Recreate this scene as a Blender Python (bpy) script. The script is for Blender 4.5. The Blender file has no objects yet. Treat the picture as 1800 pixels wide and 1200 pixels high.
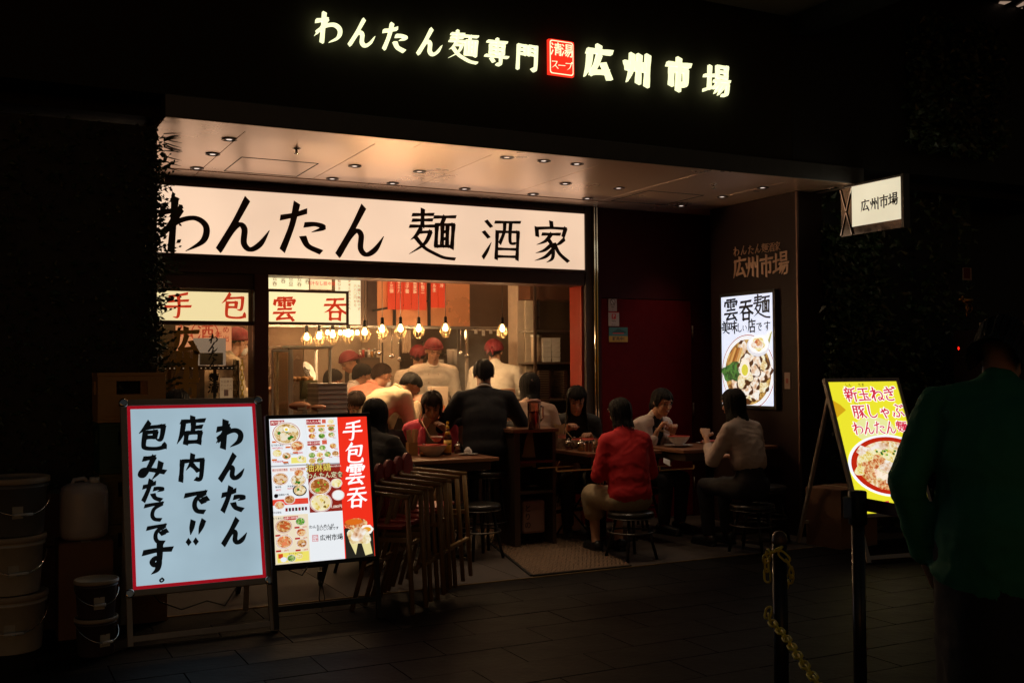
import bpy, bmesh, math, random
from mathutils import Vector, Matrix, noise, Quaternion
random.seed(7)
rnd = random.random
PI = math.pi
S = bpy.context.scene
class Pending:
    '''objects wait here and join the scene at the very end, so that modifiers evaluate quickly'''
    def __init__(s): s.objects = s; s.all = []
    def link(s, o): s.all.append(o)
    def finish(s):
        for o in s.all:
            S.collection.objects.link(o)
COL = Pending()

# ------------------------------------------------------------ camera, world, exposure
H = 1.4
YAW, PITCH, ROLL, FPX = .4718, .026, -.0073, 1872.9
fw = Vector((math.sin(YAW)*math.cos(PITCH), math.cos(YAW)*math.cos(PITCH), math.sin(PITCH)))
rt = Vector((math.cos(YAW), -math.sin(YAW), 0)); up = rt.cross(fw)
r2 = rt*math.cos(ROLL) + up*math.sin(ROLL); u2 = -rt*math.sin(ROLL) + up*math.cos(ROLL)
cam = bpy.data.objects.new('camera', bpy.data.cameras.new('camera'))
S.collection.objects.link(cam); S.camera = cam
cam.data.sensor_width = 36; cam.data.lens = 36*FPX/1800
cam.data.clip_start = .05; cam.data.clip_end = 500
cam.matrix_world = Matrix(((r2.x, u2.x, -fw.x, 0), (r2.y, u2.y, -fw.y, 0), (r2.z, u2.z, -fw.z, H), (0, 0, 0, 1)))
W = bpy.data.worlds.new('World'); S.world = W; W.use_nodes = True
wn = W.node_tree.nodes; bg = wn['Background']
sky = wn.new('ShaderNodeTexSky'); sky.sky_type = 'NISHITA'; sky.sun_disc = False
sky.sun_elevation = math.radians(1.5); sky.sun_rotation = math.radians(200)
W.node_tree.links.new(sky.outputs[0], bg.inputs[0]); bg.inputs[1].default_value = .020
S.view_settings.view_transform = 'Standard'; S.view_settings.look = 'None'
S.view_settings.exposure = 0; S.view_settings.gamma = 1; S.view_settings.use_curve_mapping = False
try:
    S.cycles.use_denoising = True; S.cycles.denoiser = 'OPENIMAGEDENOISE'
    S.cycles.max_bounces = 6; S.cycles.sample_clamp_indirect = 3; S.cycles.blur_glossy = .5
    S.cycles.use_light_tree = True; S.cycles.caustics_reflective = False; S.cycles.caustics_refractive = False
except Exception: pass

def at(x, y, X=None, Y=None, Z=None, D=None):
    """pixel of the 1800x1200 photograph -> point of a plane of the place"""
    d = fw*FPX + r2*(x-900) - u2*(y-600); C = Vector((0, 0, H))
    t = X/d.x if X is not None else Y/d.y if Y is not None else (Z-H)/d.z if Z is not None else D/FPX
    return C + d*t

# ------------------------------------------------------------ materials
def lin(h):
    if isinstance(h, tuple): return h
    h = h.lstrip('#'); o = []
    for i in (0, 2, 4):
        v = int(h[i:i+2], 16)/255; o.append(v/12.92 if v <= .04045 else ((v+.055)/1.055)**2.4)
    return tuple(o)
MC = {}
def mat(key, col=None, rough=.6, metal=0, var=.18, scale=14, bump=.12, bscale=None, stretch=(1,1,1), trans=0, alpha=1, coat=0, sss=0, spec=None):
    if key in MC: return MC[key]
    m = bpy.data.materials.new(key); MC[key] = m; m.use_nodes = True
    n = m.node_tree.nodes; l = m.node_tree.links; b = n['Principled BSDF']; c = lin(col)
    b.inputs['Roughness'].default_value = rough; b.inputs['Metallic'].default_value = metal
    if spec is not None: b.inputs['Specular IOR Level'].default_value = spec
    if coat: b.inputs['Coat Weight'].default_value = coat
    if sss: b.inputs['Subsurface Weight'].default_value = sss; b.inputs['Subsurface Radius'].default_value = (.02, .008, .004)
    if trans: b.inputs['Transmission Weight'].default_value = trans; b.inputs['IOR'].default_value = 1.45
    if alpha < 1: b.inputs['Alpha'].default_value = alpha
    if var or bump:
        tc = n.new('ShaderNodeTexCoord'); mp = n.new('ShaderNodeMapping'); mp.inputs['Scale'].default_value = stretch
        l.new(tc.outputs['Object'], mp.inputs[0])
    if var:
        t = n.new('ShaderNodeTexNoise'); t.inputs['Scale'].default_value = scale; t.inputs['Detail'].default_value = 6; l.new(mp.outputs[0], t.inputs[0])
        mx = n.new('ShaderNodeMix'); mx.data_type = 'RGBA'; l.new(t.outputs[0], mx.inputs[0])
        mx.inputs[6].default_value = (*[v*(1-var) for v in c], 1); mx.inputs[7].default_value = (*[min(1, v*(1+var)) for v in c], 1)
        l.new(mx.outputs[2], b.inputs['Base Color'])
        mr = n.new('ShaderNodeMapRange'); mr.inputs[3].default_value = max(.02, rough-.1); mr.inputs[4].default_value = min(1, rough+.1)
        l.new(t.outputs[0], mr.inputs[0]); l.new(mr.outputs[0], b.inputs['Roughness'])
    else: b.inputs['Base Color'].default_value = (*c, 1)
    if bump:
        t2 = n.new('ShaderNodeTexNoise'); t2.inputs['Scale'].default_value = bscale or scale*4; t2.inputs['Detail'].default_value = 4; l.new(mp.outputs[0], t2.inputs[0])
        bp = n.new('ShaderNodeBump'); bp.inputs['Strength'].default_value = bump; bp.inputs['Distance'].default_value = .01
        l.new(t2.outputs[0], bp.inputs['Height']); l.new(bp.outputs[0], b.inputs['Normal'])
    return m
def emi(key, col, k=1.0, light=False, var=0, scale=6, base=(.5,.5,.5)):
    key = key + str(col) + str(k)
    if key in MC: return MC[key]
    m = bpy.data.materials.new(key); MC[key] = m; m.use_nodes = True
    n = m.node_tree.nodes; l = m.node_tree.links; b = n['Principled BSDF']; c = lin(col)
    b.inputs['Base Color'].default_value = (*[v*.4 for v in c], 1); b.inputs['Roughness'].default_value = .35
    b.inputs['Emission Color'].default_value = (*c, 1); b.inputs['Emission Strength'].default_value = k
    if var:
        tc = n.new('ShaderNodeTexCoord'); t = n.new('ShaderNodeTexNoise'); t.inputs['Scale'].default_value = scale; t.inputs['Detail'].default_value = 3
        l.new(tc.outputs['Object'], t.inputs[0]); mr = n.new('ShaderNodeMapRange'); mr.inputs[1].default_value = .3; mr.inputs[2].default_value = .7
        mr.inputs[3].default_value = k*(1-var); mr.inputs[4].default_value = k*(1+var); l.new(t.outputs[0], mr.inputs[0]); l.new(mr.outputs[0], b.inputs['Emission Strength'])
    if not light: m.cycles.emission_sampling = 'NONE'
    return m
def food(key, cols, scale=60, k=.9):
    """printed food: voronoi lumps in several tones, glowing with its screen"""
    if key in MC: return MC[key]
    m = bpy.data.materials.new(key); MC[key] = m; m.use_nodes = True
    n = m.node_tree.nodes; l = m.node_tree.links; b = n['Principled BSDF']
    tc = n.new('ShaderNodeTexCoord'); ns = n.new('ShaderNodeTexNoise'); ns.inputs['Scale'].default_value = scale*.5; ns.inputs['Detail'].default_value = 5
    v = n.new('ShaderNodeTexVoronoi'); v.inputs['Scale'].default_value = scale
    mx = n.new('ShaderNodeMix'); mx.data_type = 'VECTOR'; mx.inputs[0].default_value = .08
    l.new(tc.outputs['Object'], ns.inputs[0]); l.new(tc.outputs['Object'], mx.inputs[4]); l.new(ns.outputs[1], mx.inputs[5]); l.new(mx.outputs[1], v.inputs[0])
    ad = n.new('ShaderNodeMath'); ad.operation = 'MULTIPLY_ADD'; ad.inputs[1].default_value = .55; l.new(v.outputs[0], ad.inputs[0]); l.new(ns.outputs[0], ad.inputs[2])
    r = n.new('ShaderNodeValToRGB'); l.new(ad.outputs[0], r.inputs[0]); e = r.color_ramp.elements
    while len(e) < len(cols): e.new(.5)
    for i, c in enumerate(cols): e[i].position = .42+.5*i/(len(cols)-1); e[i].color = (*lin(c), 1)
    l.new(r.outputs[0], b.inputs['Emission Color']); b.inputs['Emission Strength'].default_value = k; b.inputs['Base Color'].default_value = (.1, .1, .1, 1)
    m.cycles.emission_sampling = 'NONE'; return m

# ------------------------------------------------------------ mesh builder
class MB:
    def __init__(s, M=None): s.v = []; s.f = []; s.m = []; s.sm = []; s.M = M; s.mats = []; s.mi = 0
    def mat(s, m):
        if m not in s.mats: s.mats.append(m)
        s.mi = s.mats.index(m); return s
    def P(s, p):
        p = Vector(p); s.v.append(tuple(s.M @ p) if s.M else tuple(p)); return len(s.v)-1
    def F(s, ids, sm=False): s.f.append(tuple(ids)); s.m.append(s.mi); s.sm.append(sm)
    def quad(s, *ps): s.F([s.P(p) for p in ps]); return s
    def box(s, a, b):
        x0, y0, z0 = a; x1, y1, z1 = b
        i = [s.P(p) for p in ((x0,y0,z0),(x1,y0,z0),(x1,y1,z0),(x0,y1,z0),(x0,y0,z1),(x1,y0,z1),(x1,y1,z1),(x0,y1,z1))]
        for q in ((3,2,1,0),(4,5,6,7),(0,1,5,4),(1,2,6,5),(2,3,7,6),(3,0,4,7)): s.F([i[k] for k in q])
        return s
    def bar(s, p, q, w, h=None):
        """box beam from p to q"""
        p = Vector(p); q = Vector(q); h = h or w; d = (q-p).normalized()
        a = d.cross(Vector((0,0,1)) if abs(d.z) < .95 else Vector((0,1,0))).normalized(); b = a.cross(d)
        i = [s.P(c + a*sx*w/2 + b*sy*h/2) for c in (p, q) for sx, sy in ((-1,-1),(1,-1),(1,1),(-1,1))]
        for k in ((0,1,2,3),(7,6,5,4),(0,4,5,1),(1,5,6,2),(2,6,7,3),(3,7,4,0)): s.F([i[j] for j in k])
        return s
    def cyl(s, p, q, r0, r1=None, n=16, cap=True):
        return s.tube([p, q], [r0, r0 if r1 is None else r1], n, cap)
    def tube(s, pts, r, n=8, cap=True, closed=False):
        pts = [Vector(p) for p in pts]; k = len(pts); rs = r if isinstance(r, (list, tuple)) else [r]*k
        rings = []; a = None
        for i, p in enumerate(pts):
            d = (pts[(i+1) % k]-pts[i-1]) if closed else pts[min(i+1, k-1)]-pts[max(i-1, 0)]
            d = d.normalized() if d.length > 1e-9 else Vector((0,0,1))
            if a is None: a = d.cross(Vector((0,0,1)) if abs(d.z) < .95 else Vector((1,0,0))).normalized()
            else: a = (a - d*a.dot(d)).normalized()
            b = d.cross(a)
            rings.append([s.P(p + (a*math.cos(2*PI*j/n) + b*math.sin(2*PI*j/n))*rs[i]) for j in range(n)])
        for i in range(k if closed else k-1):
            A, B = rings[i], rings[(i+1) % k]
            for j in range(n): s.F((A[j], A[(j+1) % n], B[(j+1) % n], B[j]), True)
        if cap and not closed: s.F(rings[0][::-1]); s.F(rings[-1])
        return s
    def lathe(s, prof, c=(0,0,0), n=20, sx=1, sy=1):
        c = Vector(c); rings = []
        for r, z in prof: rings.append([s.P(c + Vector((r*sx*math.cos(2*PI*j/n), r*sy*math.sin(2*PI*j/n), z))) for j in range(n)])
        for A, B in zip(rings, rings[1:]):
            for j in range(n): s.F((A[j], A[(j+1) % n], B[(j+1) % n], B[j]), True)
        if prof[0][0] > 1e-5: s.F(rings[0][::-1])
        if prof[-1][0] > 1e-5: s.F(rings[-1])
        return s
    def ell(s, c, r, n=14, k=9, R=None):
        c = Vector(c); rings = []
        for i in range(1, k):
            t = PI*i/k; rg = []
            for j in range(n):
                v = Vector((r[0]*math.sin(t)*math.cos(2*PI*j/n), r[1]*math.sin(t)*math.sin(2*PI*j/n), -r[2]*math.cos(t)))
                rg.append(s.P(c + (R @ v if R else v)))
            rings.append(rg)
        b = Vector((0,0,-r[2])); t_ = Vector((0,0,r[2])); b = s.P(c + (R @ b if R else b)); t_ = s.P(c + (R @ t_ if R else t_))
        for j in range(n):
            s.F((b, rings[0][(j+1) % n], rings[0][j]), True); s.F((t_, rings[-1][j], rings[-1][(j+1) % n]), True)
        for A, B in zip(rings, rings[1:]):
            for j in range(n): s.F((A[j], A[(j+1) % n], B[(j+1) % n], B[j]), True)
        return s
    def cap2(s, p, q, r0, r1, fl=1, ax=None):
        """closed tapered capsule, for bodies"""
        p = Vector(p); q = Vector(q); d = (q-p).normalized(); pts = []; rs = []
        for t in (1, .7, .35): pts.append(p - d*r0*t); rs.append(r0*math.sqrt(max(0, 1-t*t))+.0005)
        pts.append(p); rs.append(r0); pts.append(q); rs.append(r1)
        for t in (.35, .7, 1): pts.append(q + d*r1*t); rs.append(r1*math.sqrt(max(0, 1-t*t))+.0005)
        return s.tube(pts, rs, 12)
    def disc(s, c, rx, ry, z=0, n=28, wob=0):
        ids = []
        ph = rnd()*6; k = 1+int(rnd()*3)
        for j in range(n):
            a = 2*PI*j/n; w = 1 + (wob*(math.sin(a*2+ph)*.5+math.sin(a*(k+2)+ph*2)*.5) if wob else 0)
            ids.append(s.P((c[0]+rx*w*math.cos(a), c[1]+ry*w*math.sin(a), z)))
        s.F(ids); return s
    def rect(s, x0, y0, x1, y1, z=0): return s.quad((x0,y0,z), (x1,y0,z), (x1,y1,z), (x0,y1,z))
    def mesh(s, name):
        me = bpy.data.meshes.new(name); me.from_pydata(s.v, [], s.f)
        for m in s.mats: me.materials.append(m)
        me.polygons.foreach_set('material_index', s.m); me.polygons.foreach_set('use_smooth', s.sm); me.update(); return me

def tag(o, label=None, cat=None, group=None, kind=None):
    if label: o['label'] = label
    if cat: o['category'] = cat
    if group: o['group'] = group
    if kind: o['kind'] = kind
    return o
def obj(name, mb, m=None, parent=None, bev=0, kind=None):
    if m is not None and not mb.mats: mb.mats = [m]
    o = bpy.data.objects.new(name, mb.mesh(name)); COL.objects.link(o)
    if parent: o.parent = parent
    if bev:
        b = o.modifiers.new('bevel', 'BEVEL'); b.width = bev; b.segments = 2; b.limit_method = 'ANGLE'; b.angle_limit = .7
    if kind: o['kind'] = kind
    return o
def thing(name, label, cat, loc=(0,0,0), rz=0, group=None):
    o = bpy.data.objects.new(name, None); COL.objects.link(o); o.location = loc; o.rotation_euler = (0,0,rz); o.empty_display_size = .1
    return tag(o, label, cat, group)
def copy_tree(o, parent=None):
    c = o.copy(); COL.objects.link(c)
    if parent: c.parent = parent
    for ch in list(o.children): copy_tree(ch, c)
    return c
def dup(o, loc, rz, label, group=None):
    c = copy_tree(o); c.location = loc; c.rotation_euler = (0,0,rz); c['label'] = label
    if group: c['group'] = group
    return c
def struct(name, mb, m=None, parent=None, bev=0): return obj(name, mb, m, parent, bev, None if parent else 'structure')
def frame(o, e, u):
    """matrix whose x runs along e, y along u (a writing plane), z out of it"""
    e = Vector(e).normalized(); u = Vector(u).normalized(); n = e.cross(u)
    return Matrix(((e.x,u.x,n.x,o[0]),(e.y,u.y,n.y,o[1]),(e.z,u.z,n.z,o[2]),(0,0,0,1)))

# ------------------------------------------------------------ writing
WORK = S
def workdg(): return bpy.context.evaluated_depsgraph_get()
_fc = {}
def txt(mb, s, x, y, size, z=.001, off=0, align='CENTER', vert=False, sx=1, sh=0):
    """prints a string with its centre at x, y into mb"""
    if vert:
        for i, ch in enumerate(s): txt(mb, ch, x, y-(i+.5)*size*1.08, size, z, off, 'CENTER', False, sx)
        return mb
    k = (s, off, align)
    if k not in _fc:
        c = bpy.data.curves.new('t', 'FONT'); c.body = s; c.size = 1; c.align_x = align; c.align_y = 'CENTER'; c.offset = off; c.resolution_u = 2
        o = bpy.data.objects.new('t', c); WORK.collection.objects.link(o); dg = workdg(); me = o.evaluated_get(dg).to_mesh()
        _fc[k] = ([tuple(v.co) for v in me.vertices], [tuple(p.vertices) for p in me.polygons])
        bpy.data.objects.remove(o); bpy.data.curves.remove(c)
    vs, fs = _fc[k]; b = len(mb.v)
    for v in vs: mb.P((x+(v[0]+sh*v[1])*size*sx, y+v[1]*size, z))
    for f in fs: mb.F([b+i for i in f])
    return mb
G = {
'わ': '34,97 33,60 31,4;10,70 26,74 44,78;44,77 28,50 6,20T;14,34 40,56 70,64 90,50 86,24 56,4T',
'ん': '52,97 32,55 6,6;8,8 26,38 40,52 50,44 50,18 62,7 80,18 96,44T',
'た': '6,70 30,76 52,84;34,97 26,55 10,8;54,58 74,60 90,54 66,44T;50,32 60,16 84,6',
'麺': '8,88 50,91;8,77 48,80;3,65 54,68;28,99 28,66;25,62 16,48 4,38T;22,54 46,56;46,56 34,32 2,10T;16,42 34,24 54,14 76,6 99,4;54,86 98,89;75,87 70,74;59,70 58,28;58,71 95,73;95,73 93,26;58,28 94,29;71,71 71,29;82,71 82,29;71,57 82,58;71,43 82,44',
'専': '12,87 88,90;50,99 50,42;24,75 24,46;24,75 77,77;77,77 76,46;24,61 76,62;24,47 76,48;5,33 95,35;66,44 66,6 52,6;28,25 38,13',
'門': '12,94 12,3;12,93 42,93;42,93 42,60;12,77 42,78;12,61 42,62;58,94 88,94;88,94 88,6 74,9;58,94 58,60;58,78 88,78;58,62 88,62',
'広': '50,99 50,86;14,83 92,86;20,83 17,40 5,5T;52,72 42,42 28,20;28,20 82,26;68,48 80,28 90,8',
'州': '6,68 12,48;26,92 24,44 10,6T;38,68 43,48;53,92 52,10;66,68 71,48;85,95 84,3',
'市': '50,99 50,84;8,80 92,83;22,62 22,16;22,62 78,64;78,64 78,20 64,20;50,82 50,1',
'場': '4,62 40,66;22,92 22,24;3,16 42,30;52,95 52,62;52,95 87,96;87,96 86,62;52,79 86,80;52,63 86,63;42,49 98,51;58,50 40,22T;54,38 92,40;92,40 89,10 74,6;64,38 42,8T;78,38 56,4T',
'酒': '10,92 22,80;4,66 16,54;4,6 14,22 24,42T;34,91 99,94;39,68 38,4;38,68 95,70;95,70 94,4;38,9 94,10;58,91 57,68 47,42;74,91 74,46 87,42;40,27 92,28',
'家': '50,100 52,87;11,84 13,66;12,83 50,86 90,86;90,86 84,68;28,70 74,72;50,70 36,54 12,44T;42,60 56,40 56,14 40,3T;52,46 34,32 10,24T;54,32 36,16 8,6T;86,60 74,50 62,44T;60,48 74,26 98,8',
'手': '82,96 50,89 18,84;16,66 86,70;4,45 96,48;50,88 54,46 50,8 32,8T',
'包': '36,97 24,78 6,60T;26,80 86,84;86,84 84,50 78,36 64,38T;28,63 62,65;62,65 60,46;28,46 62,46;27,64 25,20 34,8 70,5 94,10;94,10 94,28T',
'雲': '22,95 80,97;50,96 50,58;11,84 8,68;10,84 92,87;92,87 85,72;26,76 38,74;26,66 38,64;63,76 75,75;63,66 75,65;24,49 78,51;6,33 94,36;46,34 20,8;20,8 82,14;66,27 88,3',
'呑': '14,89 86,93;50,90 46,66;5,66 95,69;44,66 26,46 3,34T;56,66 76,46 98,33;30,38 30,4;30,37 73,38;73,38 71,4;30,8 72,9',
'店': '50,99 50,86;14,84 90,87;20,84 16,38 3,5T;54,77 54,44;54,62 82,64;33,43 32,6;33,43 80,44;80,44 78,6;33,10 79,11',
'内': '50,99 47,70 30,42T;14,76 14,4;14,76 87,79;87,79 86,10 70,8;50,62 74,38',
'で': '6,80 48,86 84,88;82,86 50,64 44,36 56,14 82,8;70,58 78,48;84,66 92,56',
'て': '6,82 48,88 86,90;84,88 50,66 42,36 54,14 82,8',
'‼': '40,96 34,40T;30,14 26,8;84,96 68,40T;60,14 56,8',
'み': '16,88 52,92;52,92 38,56 20,22 6,26 16,44 50,42 96,32;80,68 74,34 52,4T',
'す': '4,78 50,84 96,84;56,99 58,44 44,32 34,44 46,56 58,46 54,16 34,0T',
'。': '30,24 18,14 28,2 42,12 31,24',
'美': '28,99 38,87;72,99 62,87;12,80 88,83;20,66 80,68;5,50 95,53;50,84 50,50;12,34 90,37;50,48 42,20 6,3T;52,34 70,14 97,3',
'味': '6,80 6,36;6,80 31,81;31,81 30,36;6,39 30,39;44,78 90,81;36,55 98,58;67,99 66,2;64,54 38,20T;68,54 96,20',
'し': '28,95 26,30 44,8 72,14 92,38T',
'い': '18,80 16,40 26,16 40,30T;70,78 86,58 88,38',
'新': '26,99 26,89;6,85 50,87;15,77 20,67;41,77 36,67;3,62 52,64;6,44 50,46;28,62 28,3;26,42 4,16T;32,38 47,24;90,94 60,84;60,84 58,40 46,5T;60,57 99,60;83,57 83,1',
'玉': '12,87 88,90;18,50 82,52;5,9 95,11;50,88 50,10;66,36 80,22',
'ね': '27,97 27,3;6,70 42,76;42,76 6,22;8,24 46,60 76,66 92,48 86,20 66,8 58,20 72,26 98,8',
'ぎ': '12,76 78,84;10,58 82,66;36,98 68,40;68,40 48,44;22,34 24,12 50,4 76,8;82,99 88,90;93,99 99,90',
'豚': '10,89 9,30 2,5T;10,89 35,89;35,89 34,8 25,9;10,67 34,67;10,46 34,46;42,86 98,89;66,86 54,72 42,64T;54,74 70,50 68,14 52,3T;66,54 42,34T;68,38 42,12T;90,70 72,54T;72,50 82,26 99,6',
'ゃ': '14,44 60,56 74,46 66,32 52,34;52,66 46,54;28,62 48,2',
'ぶ': '38,94 58,80;50,66 40,50 54,30 46,8 28,12;16,36 6,12;72,38 90,14;72,82 80,72;86,90 94,80',
'清': '10,92 20,82;4,66 14,56;4,6 20,38;38,86 92,88;40,74 90,75;32,60 98,62;65,99 65,60;44,50 42,4;44,50 88,51;88,51 87,6 76,8;44,36 88,36;44,22 88,22',
'湯': '10,92 20,82;4,66 14,56;4,6 20,38;42,94 42,62;42,94 88,95;88,95 87,62;42,79 87,79;42,63 87,63;30,49 98,51;48,50 30,22;46,38 94,40;94,40 90,6 78,6;60,38 38,8;76,38 54,4',
'ス': '14,84 80,88;80,88 54,44 8,8T;54,44 92,8',
'ー': '6,48 94,52', 'プ': '10,80 82,84;82,84 64,36 26,6T;88,98 98,92 88,86 88,97',
}
def cr(ps, n=6):
    if len(ps) < 3:
        a, b = ps; return [tuple(a[i]+(b[i]-a[i])*t/n for i in range(3)) for t in range(n+1)]
    q = [ps[0]]+ps+[ps[-1]]; o = []
    for i in range(1, len(q)-2):
        for j in range(n):
            t = j/n; o.append(tuple(.5*((2*q[i][k])+(-q[i-1][k]+q[i+1][k])*t+(2*q[i-1][k]-5*q[i][k]+4*q[i+1][k]-q[i+2][k])*t*t+(-q[i-1][k]+3*q[i][k]-3*q[i+1][k]+q[i+2][k])*t**3) for k in range(3)))
    o.append(ps[-1]); return o
def glyph(mb, ch, cx, cy, size, wt=8, z=.002, ext=0, shear=0, rot=0, sx=1, stp=.0003, horiz=.8):
    """brush-written character centred at cx, cy: every stroke a ribbon of swelling width"""
    zz = z
    for st in G[ch].split(';'):
        tp = st.endswith('T'); pts = [tuple(map(float, p.split(','))) for p in st.rstrip('T').split()]
        n = len(pts); L = sum(math.dist(pts[i], pts[i+1]) for i in range(n-1)); w3 = []
        for i, p in enumerate(pts):
            t = i/(n-1); w = 1.08 if i == 0 else (.12 if tp and i == n-1 else (.9 if 0 < i < n-1 else 1.02)); w3.append((p[0], p[1], w))
        if tp and n == 2: w3.insert(1, ((pts[0][0]+pts[1][0])/2, (pts[0][1]+pts[1][1])/2, .95))
        c = cr(w3); A = []; B = []
        for i, p in enumerate(c):
            a = c[max(0, i-1)]; b = c[min(len(c)-1, i+1)]; dx, dy = b[0]-a[0], b[1]-a[1]; l = math.hypot(dx, dy) or 1; dx /= l; dy /= l
            w = p[2]*wt*(horiz+(1-horiz)*abs(dy))/2; ex = 0
            if not tp and len(pts) == 2 and 1 < i < len(c)-2 and L > 20: w *= .86
            sl = .35*w if i in (0, len(c)-1) else 0
            if i == 0: ex = -wt*.3
            if i == len(c)-1 and not tp: ex = wt*.3
            A.append((p[0]+dx*(ex+sl)-dy*w, p[1]+dy*(ex+sl)+dx*w)); B.append((p[0]+dx*(ex-sl)+dy*w, p[1]+dy*(ex-sl)-dx*w))
        cs, sn = math.cos(rot), math.sin(rot)
        def T(q, zq):
            x = (q[0]-50)*sx; y = q[1]-50; x += shear*y; x, y = x*cs-y*sn, x*sn+y*cs
            return mb.P((cx+x*size/100, cy+y*size/100, zq))
        ia = [T(q, zz+ext) for q in A]; ib = [T(q, zz+ext) for q in B]
        for i in range(len(A)-1): mb.F((ib[i], ib[i+1], ia[i+1], ia[i]))
        if ext:
            ja = [T(q, zz) for q in A]; jb = [T(q, zz) for q in B]
            for i in range(len(A)-1): mb.F((ia[i], ia[i+1], ja[i+1], ja[i])); mb.F((jb[i], jb[i+1], ib[i+1], ib[i]))
            mb.F((ia[0], ja[0], jb[0], ib[0])); mb.F((ib[-1], jb[-1], ja[-1], ia[-1]))
        zz += stp
    return mb
# ------------------------------------------------------------ the place
YA, ZS, YF, XW = 6.35, 2.865, 8.26, 6.13
def glassmat(key='clear_glass', tint=(1,1,1), refl=.1, rough=.02):
    if key in MC: return MC[key]
    m = bpy.data.materials.new(key); MC[key] = m; m.use_nodes = True; n = m.node_tree.nodes; l = m.node_tree.links
    n.remove(n['Principled BSDF']); t = n.new('ShaderNodeBsdfTransparent'); t.inputs[0].default_value = (*tint, 1)
    g = n.new('ShaderNodeBsdfGlossy'); g.inputs['Roughness'].default_value = rough
    f = n.new('ShaderNodeFresnel'); f.inputs[0].default_value = 1.5; a = n.new('ShaderNodeMath'); a.operation = 'MULTIPLY'; a.inputs[1].default_value = refl/.04*.6
    a.use_clamp = True; l.new(f.outputs[0], a.inputs[0]); x = n.new('ShaderNodeMixShader'); l.new(a.outputs[0], x.inputs[0]); l.new(t.outputs[0], x.inputs[1]); l.new(g.outputs[0], x.inputs[2])
    l.new(x.outputs[0], n['Material Output'].inputs[0]); return m
m_black = mat('black_wall', (.006,.006,.006), .6)
m_lip = mat('dark_steel_lip', (.10,.10,.105), .45, .6, bump=.02)
m_soffit = mat('satin_soffit_metal', '#ffdcc6', .3, .62, var=.03, scale=1.5, bump=0)
m_gap = mat('joint_black', (.01,.009,.008), .8)
m_maroon = mat('maroon_panel', (.045,.004,.005), .5, bump=.02, spec=.15)
m_brown = mat('dark_brown_beam', (.05,.018,.012), .45, bump=.03)
m_redp = mat('red_lacquer', (.22,.018,.008), .4, bump=.03)
m_chrome = mat('polished_steel', (.75,.72,.68), .12, 1, bump=0, var=.05)
m_steel = mat('kitchen_steel', (.42,.38,.34), .3, .9, var=.2, scale=5, bump=.04, stretch=(1,1,12))
m_steel2 = mat('brown_steel', (.20,.13,.09), .3, .8, var=.3, scale=4, bump=.04)
m_alu = mat('dull_aluminium', (.40,.36,.32), .42, .25, bump=.03)
m_cream = mat('cream_paint', (.62,.50,.38), .55)
m_tilew = mat('kitchen_wall', (.40,.32,.24), .45)
m_blackm = mat('black_metal', (.015,.015,.015), .35, .3, bump=.02)
m_blackp = mat('black_plastic', (.012,.012,.012), .45)
m_white = mat('white_plastic', (.7,.68,.64), .45)
m_wood = mat('pale_wood', (.42,.25,.10), .45, stretch=(1,1,8), scale=10, bump=.05)
m_table = mat('brown_table_wood', (.20,.085,.045), .35, stretch=(1,7,7), scale=9, bump=.06, var=.35)
m_concrete = mat('floor_concrete', (.042,.030,.025), .65, scale=3, var=.3, bump=.1, bscale=40)
glass = glassmat()

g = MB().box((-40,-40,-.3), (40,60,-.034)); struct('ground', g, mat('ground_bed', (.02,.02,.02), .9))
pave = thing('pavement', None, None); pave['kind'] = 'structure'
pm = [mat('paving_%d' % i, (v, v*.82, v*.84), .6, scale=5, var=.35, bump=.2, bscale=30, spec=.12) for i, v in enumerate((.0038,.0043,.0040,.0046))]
tiles = []
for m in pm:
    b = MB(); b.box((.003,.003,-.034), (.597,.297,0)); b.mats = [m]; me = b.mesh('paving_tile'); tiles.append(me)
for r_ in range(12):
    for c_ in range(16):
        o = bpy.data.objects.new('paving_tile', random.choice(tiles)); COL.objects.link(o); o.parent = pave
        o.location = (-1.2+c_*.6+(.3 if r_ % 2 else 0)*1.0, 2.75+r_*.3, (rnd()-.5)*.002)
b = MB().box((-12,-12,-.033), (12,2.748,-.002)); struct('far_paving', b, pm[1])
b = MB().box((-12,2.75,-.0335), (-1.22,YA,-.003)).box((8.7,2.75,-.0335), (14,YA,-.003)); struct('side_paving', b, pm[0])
fl = MB()
for i in range(8):
    for j in range(6):
        fl.box((-.3+i*1.2, YA+.004+j*1.2, -.03), (.896+i*1.2, YA+1.2+j*1.2, .002))
struct('shop_floor', fl, m_concrete)
b = MB().box((.9,YA-.012,-.02), (6.2,YA+.003,.006)); struct('threshold_strip', b, mat('brass_strip', (.25,.17,.08), .4, .7))

bld = thing('restaurant_frontage', 'dark frontage of the noodle restaurant with black fascia, metal soffit and maroon walls', 'building', (0,0,0))
fa = obj('fascia', MB().box((-3,YA,3.0), (5.7,YA+.3,4.13)), mat('fascia_black', (.03,.029,.022), .75, spec=.1, bump=.03), bld)
obj('fascia', MB().box((5.702,YA,3.0), (9.5,YA+.3,4.6)), m_black, bld)
obj('awning_edge', MB().box((1.0,YA-.03,ZS), (6.42,YA+.13,2.998)), m_lip, bld, .004)
obj('roof_slab', MB().box((-3,YA+.302,2.93), (9.5,13,3.02)), m_gap, bld)
obj('soffit_backing', MB().box((.98,YA+.3,ZS+.03), (6.5,YF+.3,ZS+.06)), m_gap, bld)
sf = obj('soffit', MB().box((.98,YA+.28,ZS+.021), (6.45,YF,ZS+.0295)), m_gap, bld)
xs = [1.0,1.5,2.34,3.18,4.04,4.91,5.75,6.42]
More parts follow.
